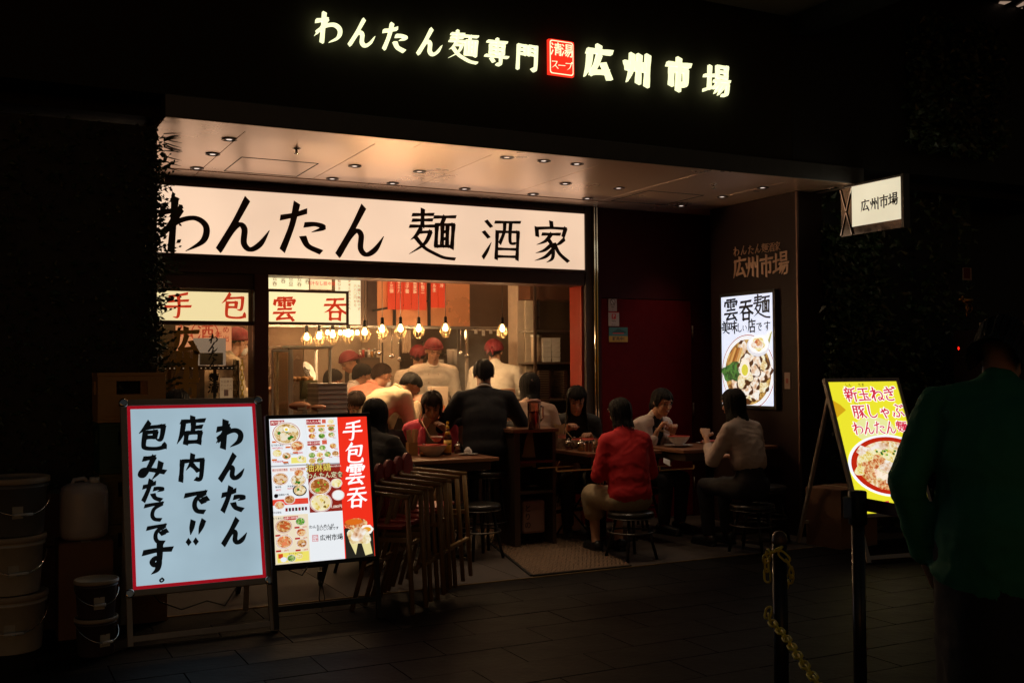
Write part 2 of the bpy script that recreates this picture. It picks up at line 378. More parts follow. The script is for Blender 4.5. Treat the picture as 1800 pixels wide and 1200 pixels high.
for a, c in zip(xs, xs[1:]):
    for y0, y1 in ((YA+.271,YA+.272),(6.505,7.915),(7.955,YF)):
        if y1-y0 < .1: continue
        obj('ceiling_panel', MB().box((a+.0025,y0+.0025,ZS), (c-.0025,y1-.0025,ZS+.02)), m_soffit, sf, .0015)
for a, c in zip((1.0,2.6,4.3), (2.6,4.3,6.42)):
    obj('ceiling_panel', MB().box((a+.002,YA-.028,ZS-.004), (c-.002,6.5,ZS-.0005)), m_soffit, sf)
def outline(x0,y0,x1,y1):
    b = MB()
    for p, q in (((x0,y0),(x1,y0)),((x1,y0),(x1,y1)),((x1,y1),(x0,y1)),((x0,y1),(x0,y0))): b.bar((*p,ZS-.001), (*q,ZS-.001), .005, .003)
    return b
obj('access_hatch', outline(1.66,7.31,2.2,7.87), m_gap, sf)
obj('access_hatch', outline(5.0,7.29,5.56,7.87), m_gap, sf)
# header beam, pillars, door wall
obj('header_beam', MB().box((.9,YF+.002,2.80), (5.05,YF+.25,ZS+.02)).box((.9,YF+.002,2.15), (5.05,YF+.25,2.268)), m_brown, bld, .004)
obj('header_beam', MB().box((.9,YF+.02,2.04), (2.04,YF+.2,2.149)), m_brown, bld)
obj('pillar', MB().box((1.97,YF-.02,0), (2.08,YF+.2,2.15)), mat('pillar_brown', (.06,.012,.010), .5), bld, .004)
obj('pillar', MB().box((4.96,YF-.01,0), (5.03,YF+.25,ZS)), mat('pillar_dark', (.045,.03,.025), .5), bld, .003)
obj('red_reveal', MB().box((4.935,YF+.03,0), (4.958,YF+.24,2.15)), m_redp, bld, .003)
tr = MB(); tr.box((5.032,YF-.045,0), (5.046,YF,ZS)).box((5.058,YF-.045,0), (5.072,YF,ZS)); obj('steel_trim', tr, m_chrome, bld, .002)
obj('back_strip', MB().box((5.03,YF-.01,0), (5.10,YF+.2,ZS)), m_gap, bld)
obj('wall_panel', MB().box((5.102,YF,2.045), (6.44,YF+.2,ZS)), m_maroon, bld, .003)
dr = obj('door', MB().box((5.135,YF+.006,.01), (6.135,YF+.05,2.038)), mat('maroon_door', (.11,.005,.007), .55, bump=.03, spec=.05), bld, .003)
for z in (1.68,.95,.25): obj('hinge', MB().cyl((6.142,YF-.008,z), (6.142,YF-.008,z+.12), .008), m_steel, dr)
obj('door_jamb', MB().box((5.102,YF+.003,0), (5.132,YF+.2,2.043)).box((6.139,YF+.003,0), (6.44,YF+.2,2.043)), m_maroon, bld)
sw = mat('side_wall_brown', (.019,.008,.0075), .5, bump=.03, spec=.2)
obj('side_wall', MB().box((XW,6.80,0), (XW+.29,7.95,ZS)), sw, bld, .003)
obj('side_wall', MB().box((XW+.27,7.952,0), (XW+.5,YF,ZS)), sw, bld)
obj('edge_trim', MB().box((XW-.006,6.78,0), (XW+.012,6.798,ZS)), mat('bronze_trim', (.16,.10,.08), .45, 1, bump=0), bld)
# left window
wf = MB()
wf.box((.92,YF+.02,1.755), (1.968,YF+.07,1.785)).box((.92,YF+.02,2.0315), (1.968,YF+.07,2.04)).box((.92,YF+.02,.0), (1.968,YF+.07,.75))
win = obj('window', wf, m_brown, bld, .002)
obj('pane', MB().box((.93,YF+.04,.752), (1.967,YF+.046,2.03)), glass, win)
obj('left_wall', MB().box((-.3,YF+.1,0), (.92,YF+.25,ZS)), m_black, bld)
# upper ceilings of the passage
struct('passage_ceiling', MB().box((-8,4.4,4.132), (5.7,YA+.3,4.3)), mat('passage_ceiling_board', (.12,.085,.055), .7))
struct('passage_bulkhead', MB().box((5.702,3.9,4.0), (5.9,YA-.002,4.5)), m_black)
pc = MB().box((5.902,4.0,4.602), (16,YA+.3,4.8)); struct('side_ceiling', pc, mat('side_ceiling_board', (.07,.05,.045), .7))

# ------------------------------------------------------------ soffit lamps
warm = (1, .72, .45)
def spotl(name, loc, e, ang, parent, col=warm, r=.03, blend=.6, rot=(0,0,0)):
    d = bpy.data.lights.new(name, 'SPOT'); d.energy = e; d.spot_size = math.radians(ang); d.spot_blend = blend; d.color = col; d.shadow_soft_size = r
    o = bpy.data.objects.new(name, d); COL.objects.link(o); o.parent = parent; o.location = loc; o.rotation_euler = rot; return o
rows = {6.54: [3.31,3.60,3.87], 6.77: [1.46,5.76], 7.28: [1.46,2.46,2.96,4.20,4.70,5.75], 7.84: [1.46,2.47,2.96,3.58,4.21,4.74,5.73]}
rn = {6.54: 'front row', 6.77: 'outer front pair', 7.28: 'middle row', 7.84: 'groove row'}
on = ['first', 'second', 'third', 'fourth', 'fifth', 'sixth', 'seventh']
lens = emi('downlight_lens', '#ffe8d8', .95)
for y, xx in rows.items():
    for i, x in enumerate(xx):
        t = thing('downlight', 'round recessed soffit lamp, %s from the left in the %s' % (on[i], rn[y]), 'ceiling light', (x,y,ZS), 0, 'recessed round lamps in the soffit')
        obj('trim_ring', MB().lathe([(.045,-.001),(.050,-.006),(.044,-.008),(.036,-.002),(.036,.02)], n=24), mat('lamp_ring', (.12,.08,.07), .35, .6, bump=0), t)
        obj('lens', MB().disc((.0,.006), .019, .019, -.0035), lens, t)
        spotl('lamp', (0,0,-.02), 24 if y == 6.54 else 6.5 if y < 7 else 8 if x > 2.4 else 4, 46 if y == 6.54 else 75, t)
for x, y, w in ((1.92,6.87,'left'),(5.3,6.82,'right')):
    t = thing('sprinkler', 'small fire sprinkler head in the %s part of the metal soffit' % w, 'sprinkler', (x,y,ZS))
    obj('escutcheon', MB().lathe([(.03,0),(.022,-.006),(.008,-.01),(.008,-.03)], n=16), m_chrome, t)
    obj('deflector', MB().lathe([(.004,-.03),(.018,-.034),(.018,-.037),(.0,-.037)], n=12), m_chrome, t)

# ------------------------------------------------------------ top sign on the fascia
ts = thing('fascia_sign', 'glowing white brush letters with a red seal on the black fascia', 'sign', (0,0,0))
lw = emi('letter_white', '#f8f8c4', 1.3, True); le = emi('letter_rim', '#e8e86a', 1.6, True)
Fm = frame((0,YA-.035,0), (1,0,0), (0,0,1))
def letter(ch, x, z, s, wt, ext=.03, **k):
    b = MB(Fm); b.mat(lw); glyph(b, ch, x, z, s, wt, 0, ext, stp=.0004, **k); return obj('letter', b, None, ts)
def up2(px_, py_): return at(px_, py_, Y=YA-.04)
for ch, x, y, s, w in (('わ',576,51,.185,12),('ん',636,60,.175,12),('た',694,68,.175,12),('ん',755,76,.175,12),('麺',813,84,.205,6.6),('専',872,93,.18,8),('門',925,102,.175,8.5),
                    ('広',1050,112,.235,16.5),('州',1120,123,.225,16.5),('市',1191,132,.225,16.5),('場',1258,143,.235,10)):
    p = up2(x, y); letter(ch, p.x, p.z, s, w, shear=.06, horiz=.85)
    # rim of light on the wall behind
p = up2(984, 104); sl = MB(Fm); sr = emi('seal_red', '#f0301c', 1.2, True)
sl.mat(sr); n = 24
def rrect(mb, cx, cy, w, h, r, z, seg=5):
    ids = []
    for qx, qy, a0 in ((1,1,0),(-1,1,PI/2),(-1,-1,PI),(1,-1,PI*1.5)):
        for k in range(seg+1):
            a = a0+PI/2*k/seg; ids.append(mb.P((cx+qx*(w/2-r)+r*math.cos(a), cy+qy*(h/2-r)+r*math.sin(a), z)))
    mb.F(ids); return mb
rrect(sl, p.x, p.z, .20, .245, .02, .03)
sl.box((p.x-.098,p.z-.12,0), (p.x+.098,p.z+.12,.029))
sl.mat(lw); rrect(sl, p.x, p.z, .185, .23, .018, .031); sl.mat(sr); rrect(sl, p.x, p.z, .172, .217, .016, .032); sl.mat(lw)
for ch, dx, dz in (('清',-.042,.055),('湯',.042,.055),('ス',-.055,-.052),('ー',0,-.052),('プ',.055,-.052)): glyph(sl, ch, p.x+dx, p.z+dz, .088 if dz > 0 else .06, 10, .033, stp=.0001)
obj('seal', sl, None, ts)

# ------------------------------------------------------------ wide lit sign under the soffit
m_sign = emi('sign_panel', '#fbd6b6', .93, True, var=.10, scale=1.1)
bs = thing('lit_name_sign', 'long cream backlit sign with big dark brush letters above the restaurant opening', 'sign', (0,0,0))
obj('sign_frame', MB().box((1.0,YF-.06,2.267), (4.955,YF,2.285)).box((1.0,YF-.06,2.79), (4.955,YF,2.812)).box((4.93,YF-.06,2.2855), (4.955,YF,2.7895)).box((1.0,YF-.06,2.2855), (1.02,YF,2.7895)), mat('sign_frame_brown', (.05,.03,.022), .4), bs, .003)
obj('panel', MB().box((1.0205,YF-.045,2.2855), (4.9295,YF-.01,2.7895)), m_sign, bs)
m_ink = mat('letter_ink', (.035,.022,.016), .5, bump=0)
Fs = frame((0,YF-.0465,0), (1,0,0), (0,0,1))
for ch, x, y, s, w in (('わ',322,396,.42,12.5),('ん',430,397,.42,12.5),('た',534,402,.40,13),('ん',635,408,.42,12.5),('麺',760,413,.42,8.6),('酒',881,421,.36,9.2),('家',968,427,.37,10)):
    p = at(x, y, Y=YF-.05); b = MB(Fs); glyph(b, ch, p.x, p.z, s, w, 0, .004, shear=.04, stp=.0003, horiz=.72, sx=1.0); obj('letter', b, m_ink, bs)

# ------------------------------------------------------------ small lit signs inside the windows
def litbox(label, x0, x1, z0, z1, y, chars, col='#ffe9ae', k=.98, fcol=None, wt=12.5, s=.2):
    t = thing('lit_box_sign', label, 'sign', (0,0,0))
    f = .02; fm = fcol or mat('box_frame_brown', (.16,.08,.05), .5)
    obj('box_frame', MB().box((x0-f,y-.05,z0-f), (x1+f,y,z0)).box((x0-f,y-.05,z1), (x1+f,y,z1+f)).box((x0-f,y-.05,z0), (x0,y,z1)).box((x1,y-.05,z0), (x1+f,y,z1)), fm, t, .002)
    obj('panel', MB().box((x0,y-.035,z0), (x1,y-.01,z1)), emi('box_panel', col, k, True), t)
    F = frame((0,y-.0365,0), (1,0,0), (0,0,1)); red = mat('letter_red', (.50,.03,.012), .5, bump=0)
    red = emi('letter_red_lit', '#d8381c', .8)
    for ch, px_, py_ in chars:
        p = at(px_, py_, Y=y-.04); b = MB(F); glyph(b, ch, p.x, p.z, s, wt, 0, .002, shear=.03, stp=.0003, horiz=.75); obj('letter', b, red, t)
litbox('cream lit box sign with two red characters behind the left window glass', 1.22, 1.945, 1.785, 2.03-.02, YF+.12, (('手',313,537),('包',410,538)))
litbox('cream lit box sign with two red characters hanging at the left of the open front', 2.09, 2.72, 1.785, 2.02, YF+.06, (('雲',500,543),('呑',589,543)), k=1.08, s=.19)
# lit poster strips above and behind it
pc_ = '#fff0b8'
def poster(label, p0, p1, y, lines, col, ink, k=.9, cat='poster', size=.03, vert=True):
    a = at(*p0, Y=y); c = at(*p1, Y=y); t = thing('wall_poster', label, cat, (0,0,0)); F = frame((0,y,0), (1,0,0), (0,0,1))
    obj('sheet', MB().box((min(a.x,c.x),y,min(a.z,c.z)), (max(a.x,c.x),y+.012,max(a.z,c.z))), emi('sheet', col, k, True), t)
    b = MB(F); b.mat(emi('sheet_ink', ink, k))
    for s, fx, fz, sz in lines: txt(b, s, a.x+(c.x-a.x)*fx, a.z+(c.z-a.z)*fz, sz, .001, .01, vert=vert)
    obj('print', b, None, t); return t
poster('narrow cream patterned strip with small grey characters above the hanging red lettered box', (472,484), (543,509), YF+.28, [('云呑',.15,-.0,.042),('呑',.36,.2,.042),('旦旦',.55,.0,.042),('云呑',.76,.0,.042),('呑',.96,.2,.042)], '#fff2bd', '#8a6a4a', 1.0)
poster('slanted cream menu strip with red writing between two brown posts', (546,488), (583,509), YF+.5, [('肉汁なし担々麺',.5,.5,.036)], '#ffe2b0', '#d0452a', .8, vert=False)
poster('tall cream menu sheet with fine writing behind the hanging box sign', (590,489), (634,570), YF+.34, [('粗びき香味醤油',.14,.02,.03),('海老と豚のわんたん',.55,.03,.026),('六八〇円から',.78,.12,.03),('大盛り無料です',.93,.12,.03)], '#fff0bf', '#b06a40', .95)

# ------------------------------------------------------------ blade sign
bl = thing('projecting_sign', 'glass sided lit box sign jutting out from the right end of the awning', 'sign', (0,0,0))
x = 6.30
obj('panel', MB().box((x,5.83,2.52), (x+.05,6.42,2.84)), emi('blade_panel', '#efe3c2', .85, True, var=.1, scale=2), bl)
fr = MB().box((x-.008,5.80,2.45), (x+.058,5.828,2.86)).box((x-.004,5.83,2.842), (x+.055,6.43,2.86)); obj('sign_frame', fr, m_lip, bl, .003)
obj('mirror_strip', MB().box((x,5.83,2.452), (x+.05,6.42,2.518)), mat('smoked_mirror', (.16,.14,.12), .12, .9, bump=0), bl)
F = frame((x-.001,0,0), (0,-1,0), (0,0,1)); ink = mat('blade_ink', (.01,.01,.01), .6, bump=0)
for ch, px_, py_ in (('広',1521,362),('州',1538,358),('市',1554,354),('場',1570,350)):
    p = at(px_, py_, X=x); b = MB(F); glyph(b, ch, -p.y, p.z, .098, 12, .0005, .001, stp=.0002, sx=1); obj('letter', b, ink, bl)
br = MB(); 
for a, c in (((6.45,2.83),(6.33,2.46)),((6.33,2.83),(6.45,2.46))): br.bar((x-.012,a[0],a[1]), (x-.012,c[0],c[1]), .008, .008)
obj('lit_edge_bars', br, m_chrome, bl)  # crossed bars stand in for bright edges reflected in the mirrored end
obj('mirror_end', MB().box((x-.006,6.335,2.45), (x-.002,6.45,2.84)), mat('smoked_mirror2', (.22,.20,.17), .15, .8, bump=0), bl)
obj('bracket', MB().bar((x+.02,6.40,2.87), (x+.02,6.9,2.87), .05, .012), m_chrome, bl)

# ------------------------------------------------------------ lettering and screen on the side wall
F = frame((XW-.0015,0,0), (0,-1,0), (0,0,1)); bz = mat('bronze_letters', (.62,.40,.30), .5, bump=0)
wl = thing('wall_lettering', 'dull bronze restaurant name lettering on the dark side wall over the bright screen', 'sign', (0,0,0))
for ch, px_, py_, s, w in (('わ',1295,442,.085,8),('ん',1308,440,.08,8),('た',1321,439,.08,8),('ん',1333,437,.08,8),('麺',1345,436,.085,5.5),('酒',1356.5,434.5,.078,6),('家',1367,433,.078,6),
                        ('広',1301,471,.19,13),('州',1324,469,.19,13),('市',1348,467,.185,13),('場',1373,463,.20,10.5)):
    p = at(px_, py_, X=XW); b = MB(F); glyph(b, ch, -p.y, p.z, s, w, 0, .006, stp=.0002, sx=1.0); obj('letter', b, bz, wl)

def bowl(mb, x, y, r, fd, rim='#f4f0ea', ring='#b8452e', z=.001, tops=(), n=9, ry=None, seed=None):
    """a printed bowl: rim, red line, soup, toppings"""
    ry = ry or r*.8
    mb.mat(emi('pr', rim, .95)).disc((x,y), r, ry, z, 30)
    mb.mat(emi('pr', ring, .8)).disc((x,y), r*.95, ry*.95, z+.0003, 30); mb.mat(emi('pr', rim, .95)).disc((x,y), r*.91, ry*.91, z+.0006, 30)
    mb.mat(fd).disc((x,y), r*.84, ry*.83, z+.0009, 30)
    for c, cnt, sz in tops:
        mb.mat(emi('pr', c, .9) if isinstance(c, str) else c)
        for k in range(cnt):
            a = rnd()*6.28; q = math.sqrt(rnd())*.62; mb.disc((x+r*q*math.cos(a), y+ry*q*math.sin(a)), r*sz*(.7+.6*rnd()), ry*sz*(.7+.6*rnd()), z+.0011+.00004*k, 10, .3)
fd_w = food('food_wonton', ['#6a4318','#c08a3c','#e8c888','#f4e6c0'], 90)
fd_big = food('food_wonton_big', ['#4a2a14','#a8703a','#d8a878','#f0d8b4','#fff4e0'], 26)
fd_red = food('food_chili', ['#6a1408','#b83a14','#e08040','#f4d8a0'], 90)
fd_bro = food('food_brown', ['#3a1a0a','#8a3c18','#c87838','#e8c080'], 110)
fd_grn = food('food_green', ['#123808','#2f6a18','#7aa83a','#d8e0a0'], 110)
fd_leaf = food('food_leaf', ['#04140a','#0c3014','#1f5a24','#58943c'], 60, .8)
fd_yel = food('food_yellow', ['#c88a1a','#e8c040','#f8e898','#fff8d0'], 70)

sc = thing('wall_screen', 'bright portrait display with a wonton noodle bowl on the dark side wall', 'screen', (0,0,0))
y0, y1, z0, z1 = 7.05, 7.74, 1.07, 2.035
obj('bezel', MB().box((XW-.045,y0-.03,z0-.03), (XW-.001,y1+.03,z1+.03)), m_blackp, sc, .004)
b = MB(frame((XW-.046,y1,z0), (0,-1,0), (0,0,1))); w, h = y1-y0, z1-z0
b.mat(emi('screen_white', '#e4ebff', .98, True)).rect(0, 0, w, h, 0); obj('display', b, None, sc)
b = MB(frame((XW-.047,y1,z0), (0,-1,0), (0,0,1)))
ik = emi('screen_ink', '#101014', .6); b.mat(ik)
for i, (ch, s_, dy) in enumerate((('雲',.20,.0),('呑',.185,-.012),('麺',.21,.01))): glyph(b, ch, w*(.2+.3*i), h*.875+dy, s_, [11,14,9.5][i], .0004, stp=.00005, sx=1.02)
for ch, fx, s_ in (('美',.085,.125),('味',.24,.13),('し',.37,.09),('い',.47,.07),('店',.61,.13),('で',.75,.085),('す',.90,.09)): glyph(b, ch, w*fx, h*.712-(.115-s_)*.2, s_*.9, 13.5, .0004, stp=.00005)
def clipdisc(mb, cx, cy, rx, ry, z, m, x0=0, x1=w, yb=0, n=64):
    mb.mat(m); ids = []
    for j in range(n):
        a = 2*PI*j/n; ids.append(mb.P((min(x1, max(x0, cx+rx*math.cos(a))), max(yb, cy+ry*math.sin(a)), z)))
    mb.F(ids)
cx, cy = w*.52, h*.30
for k, (q, m) in enumerate(((1.0, emi('pr','#f2f2f4',1)),(.985, emi('pr','#a83a3a',.8)),(.965, emi('pr','#eef0f4',1)),(.86, food('food_broth', ['#2a1408','#6a3c14','#a8742c','#d8b060'], 30)))): clipdisc(b, cx, cy, w*.52*q, h*.345*q, .0008+.0003*k, m)
for i in range(24):
    a = i*2.4; q = math.sqrt((23-i+.5)/24)*.92; px_ = cx+w*.42*q*math.cos(a); py_ = cy+h*.29*q*math.sin(a)
    if px_ < w*.3 and py_ > h*.25: continue
    py_ = max(py_, .085); px_ = min(px_, w-.085)
    rr_ = rnd(); b.mat(emi('pr','#5a3418',.7)).disc((px_,py_-.004), .070+.012*rr_, .060+.012*rr_, .00196+.00008*i, 20, .3)
    b.mat(food('food_dumpling%d' % (i % 3), [['#a86a3c','#e0b088','#f2d8bc','#fff6ec'],['#b87c50','#e8bc94','#f6dcc4','#fffaf0'],['#b0803c','#e4c07c','#f4e0b0','#fff8dc']][i % 3], 26+7*(i % 3))).disc((px_,py_), .055+.02*rnd(), .045+.02*rnd(), .002+.00008*i, 20, .35)
b.mat(fd_leaf).disc((w*.2,h*.28), w*.17, h*.075, .0035, 24, .4).disc((w*.22,h*.34), w*.14, h*.05, .0036, 24, .4)
for k in range(5): b.mat(emi('pr', ['#b87a3c','#d8a45c','#9a5c28'][k % 3], .9)).quad((w*(.13+.045*k),h*.40,.0037), (w*(.17+.045*k),h*.395,.0037), (w*(.27+.04*k),h*.52,.0037), (w*(.24+.04*k),h*.53,.0037))
b.mat(emi('pr','#f4ead8',1)).disc((w*.47,h*.335), w*.10, h*.085, .0040, 30); b.mat(emi('pr','#d8d048',.95)).disc((w*.47,h*.32), w*.065, h*.052, .0042, 24)
b.mat(emi('pr','#b8b46c',.9)); b.quad((w*.72,h*.48,.0043), (w*.92,h*.50,.0043), (w,h*.66,.0043), (w*.93,h*.64,.0043)); b.mat(emi('pr','#f6f6ee',1)).quad((w*.76,h*.54,.0044), (w*.9,h*.56,.0044), (w*.99,h*.67,.0044), (w*.84,h*.62,.0044))
b.mat(emi('pr','#dcdce4',1)).disc((w*.73,h*.535), w*.215, h*.095, .0045, 36); b.mat(emi('pr','#fafafa',1)).disc((w*.74,h*.55), w*.19, h*.08, .0047, 36)
b.mat(fd_yel).disc((w*.74,h*.55), w*.13, h*.055, .0049, 24, .2); b.mat(food('food_dumpling0', [], 1)).disc((w*.72,h*.55), w*.10, h*.045, .0051, 24, .3); b.mat(fd_red).disc((w*.73,h*.565), w*.065, h*.025, .0053, 20, .4)
obj('picture', b, None, sc)
t = thing('switch_plate', 'small pinkish switch plate low on the side wall right of the screen', 'switch', (0,0,0))
p = at(1385, 669, X=XW); obj('plate', MB().box((XW-.008,p.y-.035,p.z-.07), (XW-.001,p.y+.035,p.z+.07)), mat('plate_pink', (.30,.20,.17), .5), t, .003); obj('button', MB().box((XW-.012,p.y-.012,p.z-.02), (XW-.0085,p.y+.012,p.z+.02)), mat('button_red', (.3,.05,.04), .5), t)
# stickers on the door
def sticker(label, p0, p1, col, draw):
    a = at(*p0, Y=YF); c = at(*p1, Y=YF); t = thing('door_sticker', label, 'sticker', (0,0,0)); w = c.x-a.x; h = a.z-c.z
    obj('sheet', MB().box((a.x,YF-.004,c.z), (c.x,YF-.0005,a.z)), mat('st'+label[:9], col, .5, bump=0, var=.05), t)
    b = MB(frame((a.x,YF-.0045,c.z), (1,0,0), (0,0,1))); draw(b, w, h); obj('print', b, None, t, kind='stuff')
mi = mat('sticker_ink', (.05,.03,.03), .6, bump=0); mr_ = mat('sticker_red', (.6,.03,.03), .6, bump=0); mw_ = mat('sticker_white', (.6,.5,.45), .6, bump=0)
def d1(b, w, h):
    b.mat(mi).disc((w/2,h*.76), w*.3, w*.3, .0003); b.mat(mw_).disc((w/2,h*.76), w*.24, w*.24, .0006); b.mat(mi); b.quad((w*.3,h*.9,.0009),(w*.36,h*.93,.0009),(w*.7,h*.62,.0009),(w*.64,h*.59,.0009))
    b.rect(w*.25,h*.48,w*.36,h*.53,.0003); b.rect(w*.62,h*.48,w*.73,h*.53,.0003); txt(b, '禁煙', w/2, h*.32, h*.14, .0003, .01); txt(b, 'V', w/2, h*.12, h*.15, .0003, .02)
def d2(b, w, h):
    b.mat(mr_).rect(0,h*.94,w,h,.0003); rrect(b, w*.5, h*.68, w*.4, w*.42, w*.06, .0003); b.mat(mw_); txt(b, 'P', w*.5, h*.68, w*.42, .0006, .02); b.mat(mi); txt(b, 'PayPay', w/2, h*.36, h*.16, .0003, .01, sx=.8); txt(b, '使えます', w/2, h*.1, h*.1, .0003)
def d3(b, w, h):
    b.mat(mat('sticker_teal_dark', (.02,.08,.08), .6, bump=0)).quad((w*.1,h*.6,.0003),(w*.5,h*.92,.0003),(w*.92,h*.7,.0003),(w*.9,h*.6,.0003)); b.mat(mr_).rect(w*.2,h*.56,w*.8,h*.62,.0004)
    b.mat(mat('sticker_gold', (.55,.30,.04), .6, bump=0)).rect(0,0,w,h*.4,.0003); b.mat(mi); txt(b, '販売中!', w/2, h*.2, h*.3, .0006, .02)
sticker('small white no smoking notice, topmost of the three stickers on the maroon door', (1069,525), (1084,547), (.45,.34,.30), d1)
sticker('white payment sticker with a red emblem, middle of the three on the maroon door', (1069,548), (1088,573), (.5,.38,.34), d2)
sticker('teal and gold notice, lowest and widest of the three stickers on the maroon door', (1070,575), (1103,601), (.04,.16,.16), d3)
# ------------------------------------------------------------ street boards
def board_frame(t, w, t0, t1, lean, fm, fw_=.03, depth=.035, legm=None, foot=0.0, back=.45):
    """leaning A board standing at the thing's origin: frame, front legs, back leg frame; returns the panel matrix"""
    a = math.radians(lean); uu = Vector((0, math.sin(a), math.cos(a))); nn = Vector((0, -math.cos(a), math.sin(a)))
    M_ = Matrix(((1,0,0,0),(0,uu.y,nn.y,0),(0,uu.z,nn.z,0),(0,0,0,1)))
    for n_, q in (('frame_rail',((0,t0-fw_,-depth),(w,t0,0))), ('frame_rail',((0,t1,-depth),(w,t1+fw_,0))), ('frame_rail',((0,t0,-depth),(fw_,t1,0))), ('frame_rail',((w-fw_,t0,-depth),(w,t1,0)))):
        obj(n_, MB(M_).box(*q), fm, t, .004)
    obj('back_panel', MB(M_).box((fw_*.5,t0-.001,-depth-.004), (w-fw_*.5,t1+.001,-depth+.012)), m_blackp, t)
    legm = legm or fm
    for x in (0, w-.028): obj('leg', MB(M_).box((x,0.01,-depth+.004), (x+.028,t0-fw_,-.006)), legm, t, .002)
    obj('crossbar', MB(M_).box((.028,.03+foot,-depth+.006), (w-.028,.06+foot,-.01)), legm, t, .002)
    top = uu*(t1*.93)-nn*depth
    for x in (.04, w-.04):
        obj('back_leg', MB().bar((x, top.y+.01, top.z), (x, top.y+back, .012), .026), legm, t)
    obj('crossbar', MB().bar((.05, top.y+back*.86, .012+top.z*.14), (w-.05, top.y+back*.86, .012+top.z*.14), .022), legm, t)
    return M_
# left white board
t = thing('message_board', 'grey framed lit A board with black handwritten Japanese on white inside a red border', 'signboard', (.727,5.726,0))
M_ = board_frame(t, .757, .29, 1.262, 15, m_alu, .034, back=.2)
cn = MB(M_)
for x, y in ((.017,1.279),(.74,1.279),(.017,.273),(.74,.273)): cn.lathe([(.024,-.03),(.024,.003),(.016,.006)], (x,y,0), 16)
obj('corner_caps', cn, m_chrome, t, kind='stuff')
b = MB(M_); b.mat(emi('board_red', '#c81426', .5)).box((.034,.29,-.03), (.723,1.262,-.012)); obj('red_border', b, None, t)
lb = emi('board_white', '#aac4d2', .86, True, var=.12, scale=2.2)
b = MB(M_); b.mat(lb).box((.052,.308,-.0119), (.705,1.244,-.008)); obj('panel', b, None, t)
ik2 = emi('board_ink', '#0c1012', .5)
for ch, x, y, s in (('わ',403,763,.155),('ん',409,821,.14),('た',411,877,.135),('ん',414,934,.135),('店',337,757,.155),('内',337,822,.145),('で',345,882,.13),('‼',342,935,.125),
                 ('包',267,766,.155),('み',268,822,.135),('た',270,862,.115),('て',271,899,.105),('で',276,938,.11),('す',276,983,.145),('。',291,1008,.06)):
    # place by solving on the leaning panel plane
    e = Vector((1,0,0)); n_ = Vector((0,-math.cos(math.radians(15)),math.sin(math.radians(15)))); O = Vector((.727,5.726,0))+n_*(-.007)
    d = fw*FPX + r2*(x-900) - u2*(y-600); C = Vector((0,0,H)); q = C + d*((O-C).dot(n_)/d.dot(n_)) - Vector((.727,5.726,0))
    uu = Vector((0, math.sin(math.radians(15)), math.cos(math.radians(15))))
    b = MB(M_); glyph(b, ch, q.x, q.dot(uu), s*(1 if ch != '。' else 1.35), 12 if ch == '。' else 18 if ch in '包店内' else 22, -.0075, 0, shear=.12, stp=.00015, horiz=.85); obj('letter', b, ik2, t)
cb = MB(); cb.tube([(.1,.32,.3),(.2,.3,.16),(.32,.33,.1),(.45,.3,.14),(.56,.36,.09),(.7,.4,.28)], .004, 6); obj('power_cable', cb, m_blackp, t)

# menu board
t = thing('menu_board', 'black framed lit A board with food menu pictures and a red strip of white characters', 'signboard', (1.474,5.717,0))
M_ = board_frame(t, .615, .352, 1.150, 10, m_blackm, .022, .035, foot=.07, back=.85)
b = MB(M_); b.mat(emi('menu_white', '#eef2f6', .95, True)).box((.022,.352,-.03), (.593,1.150,-.008)); obj('panel', b, None, t)
pb = MB(M_ @ Matrix.Translation((.022,.352,-.0075))); w, h = .571, .798
def R_(u0, v0, u1, v1, c, z=.0004, k=.95): pb.mat(emi('pr', c, k)).rect(u0*w, (1-v1)*h, u1*w, (1-v0)*h, z)
def TX(s, u, v, sz, c, z=.0012, off=.012, **k): pb.mat(emi('pr', c, .9)); txt(pb, s, u*w, (1-v)*h, sz*w, z, off, **k)
def BW(u, v, r, fd, **k): bowl(pb, u*w, (1-v)*h, r*w, fd, z=.0016, **k)
R_(.69,0,1,1,'#f0301c', k=1.0); R_(.36,0,.362,.32,'#c8c8cc'); R_(0,.325,.69,.335,'#b0b0b4')
R_(.01,.01,.15,.045,'#b01824',.0008); TX('肉汁雲呑',.08,.028,.032,'#fff4e8')
BW(.165,.105,.145,fd_w,tops=[('#2f7a22',5,.14),('#f6ead0',7,.18),('#f4e058',1,.1)]); pb.mat(emi('pr','#fdf8ea',1)).disc((.165*w,(1-.075)*h), .03*w, .026*w, .0032); pb.mat(emi('pr','#f2d23c',1)).disc((.165*w,(1-.077)*h), .016*w, .014*w, .0034)
BW(.265,.195,.07,fd_red,tops=[('#f2dcae',4,.2)]); BW(.065,.24,.048,fd_yel,tops=[('#f6e8b0',3,.25)]); BW(.155,.262,.046,fd_bro,tops=[('#2f6a22',1,.3),('#f0e0c0',2,.25)]); R_(.2,.275,.35,.315,'#f2e878',.0008); BW(.30,.285,.042,fd_yel,tops=[('#58943c',2,.2)])
for u, v in ((.02,.155),(.15,.195),(.01,.28),(.12,.30),(.22,.235)): R_(u,v,u+.05,v+.012,'#d86a2a',.0008)
for i, (u, v) in enumerate(((.06,.185),(.06,.205),(.2,.25),(.06,.3),(.14,.315),(.27,.245))): TX(['玉子肉汁雲呑','780円(税込)','担々わんたん','海老雲呑麺','880円','大盛無料'][i], u+.01, v, .021, '#20242c' if i % 2 == 0 else '#c83038')
R_(.37,.01,.52,.045,'#b01824',.0008); TX('わんたん麺',.445,.028,.03,'#fff4e8'); R_(.53,.012,.57,.04,'#d8604a',.0008); BW(.62,.03,.035,fd_yel)
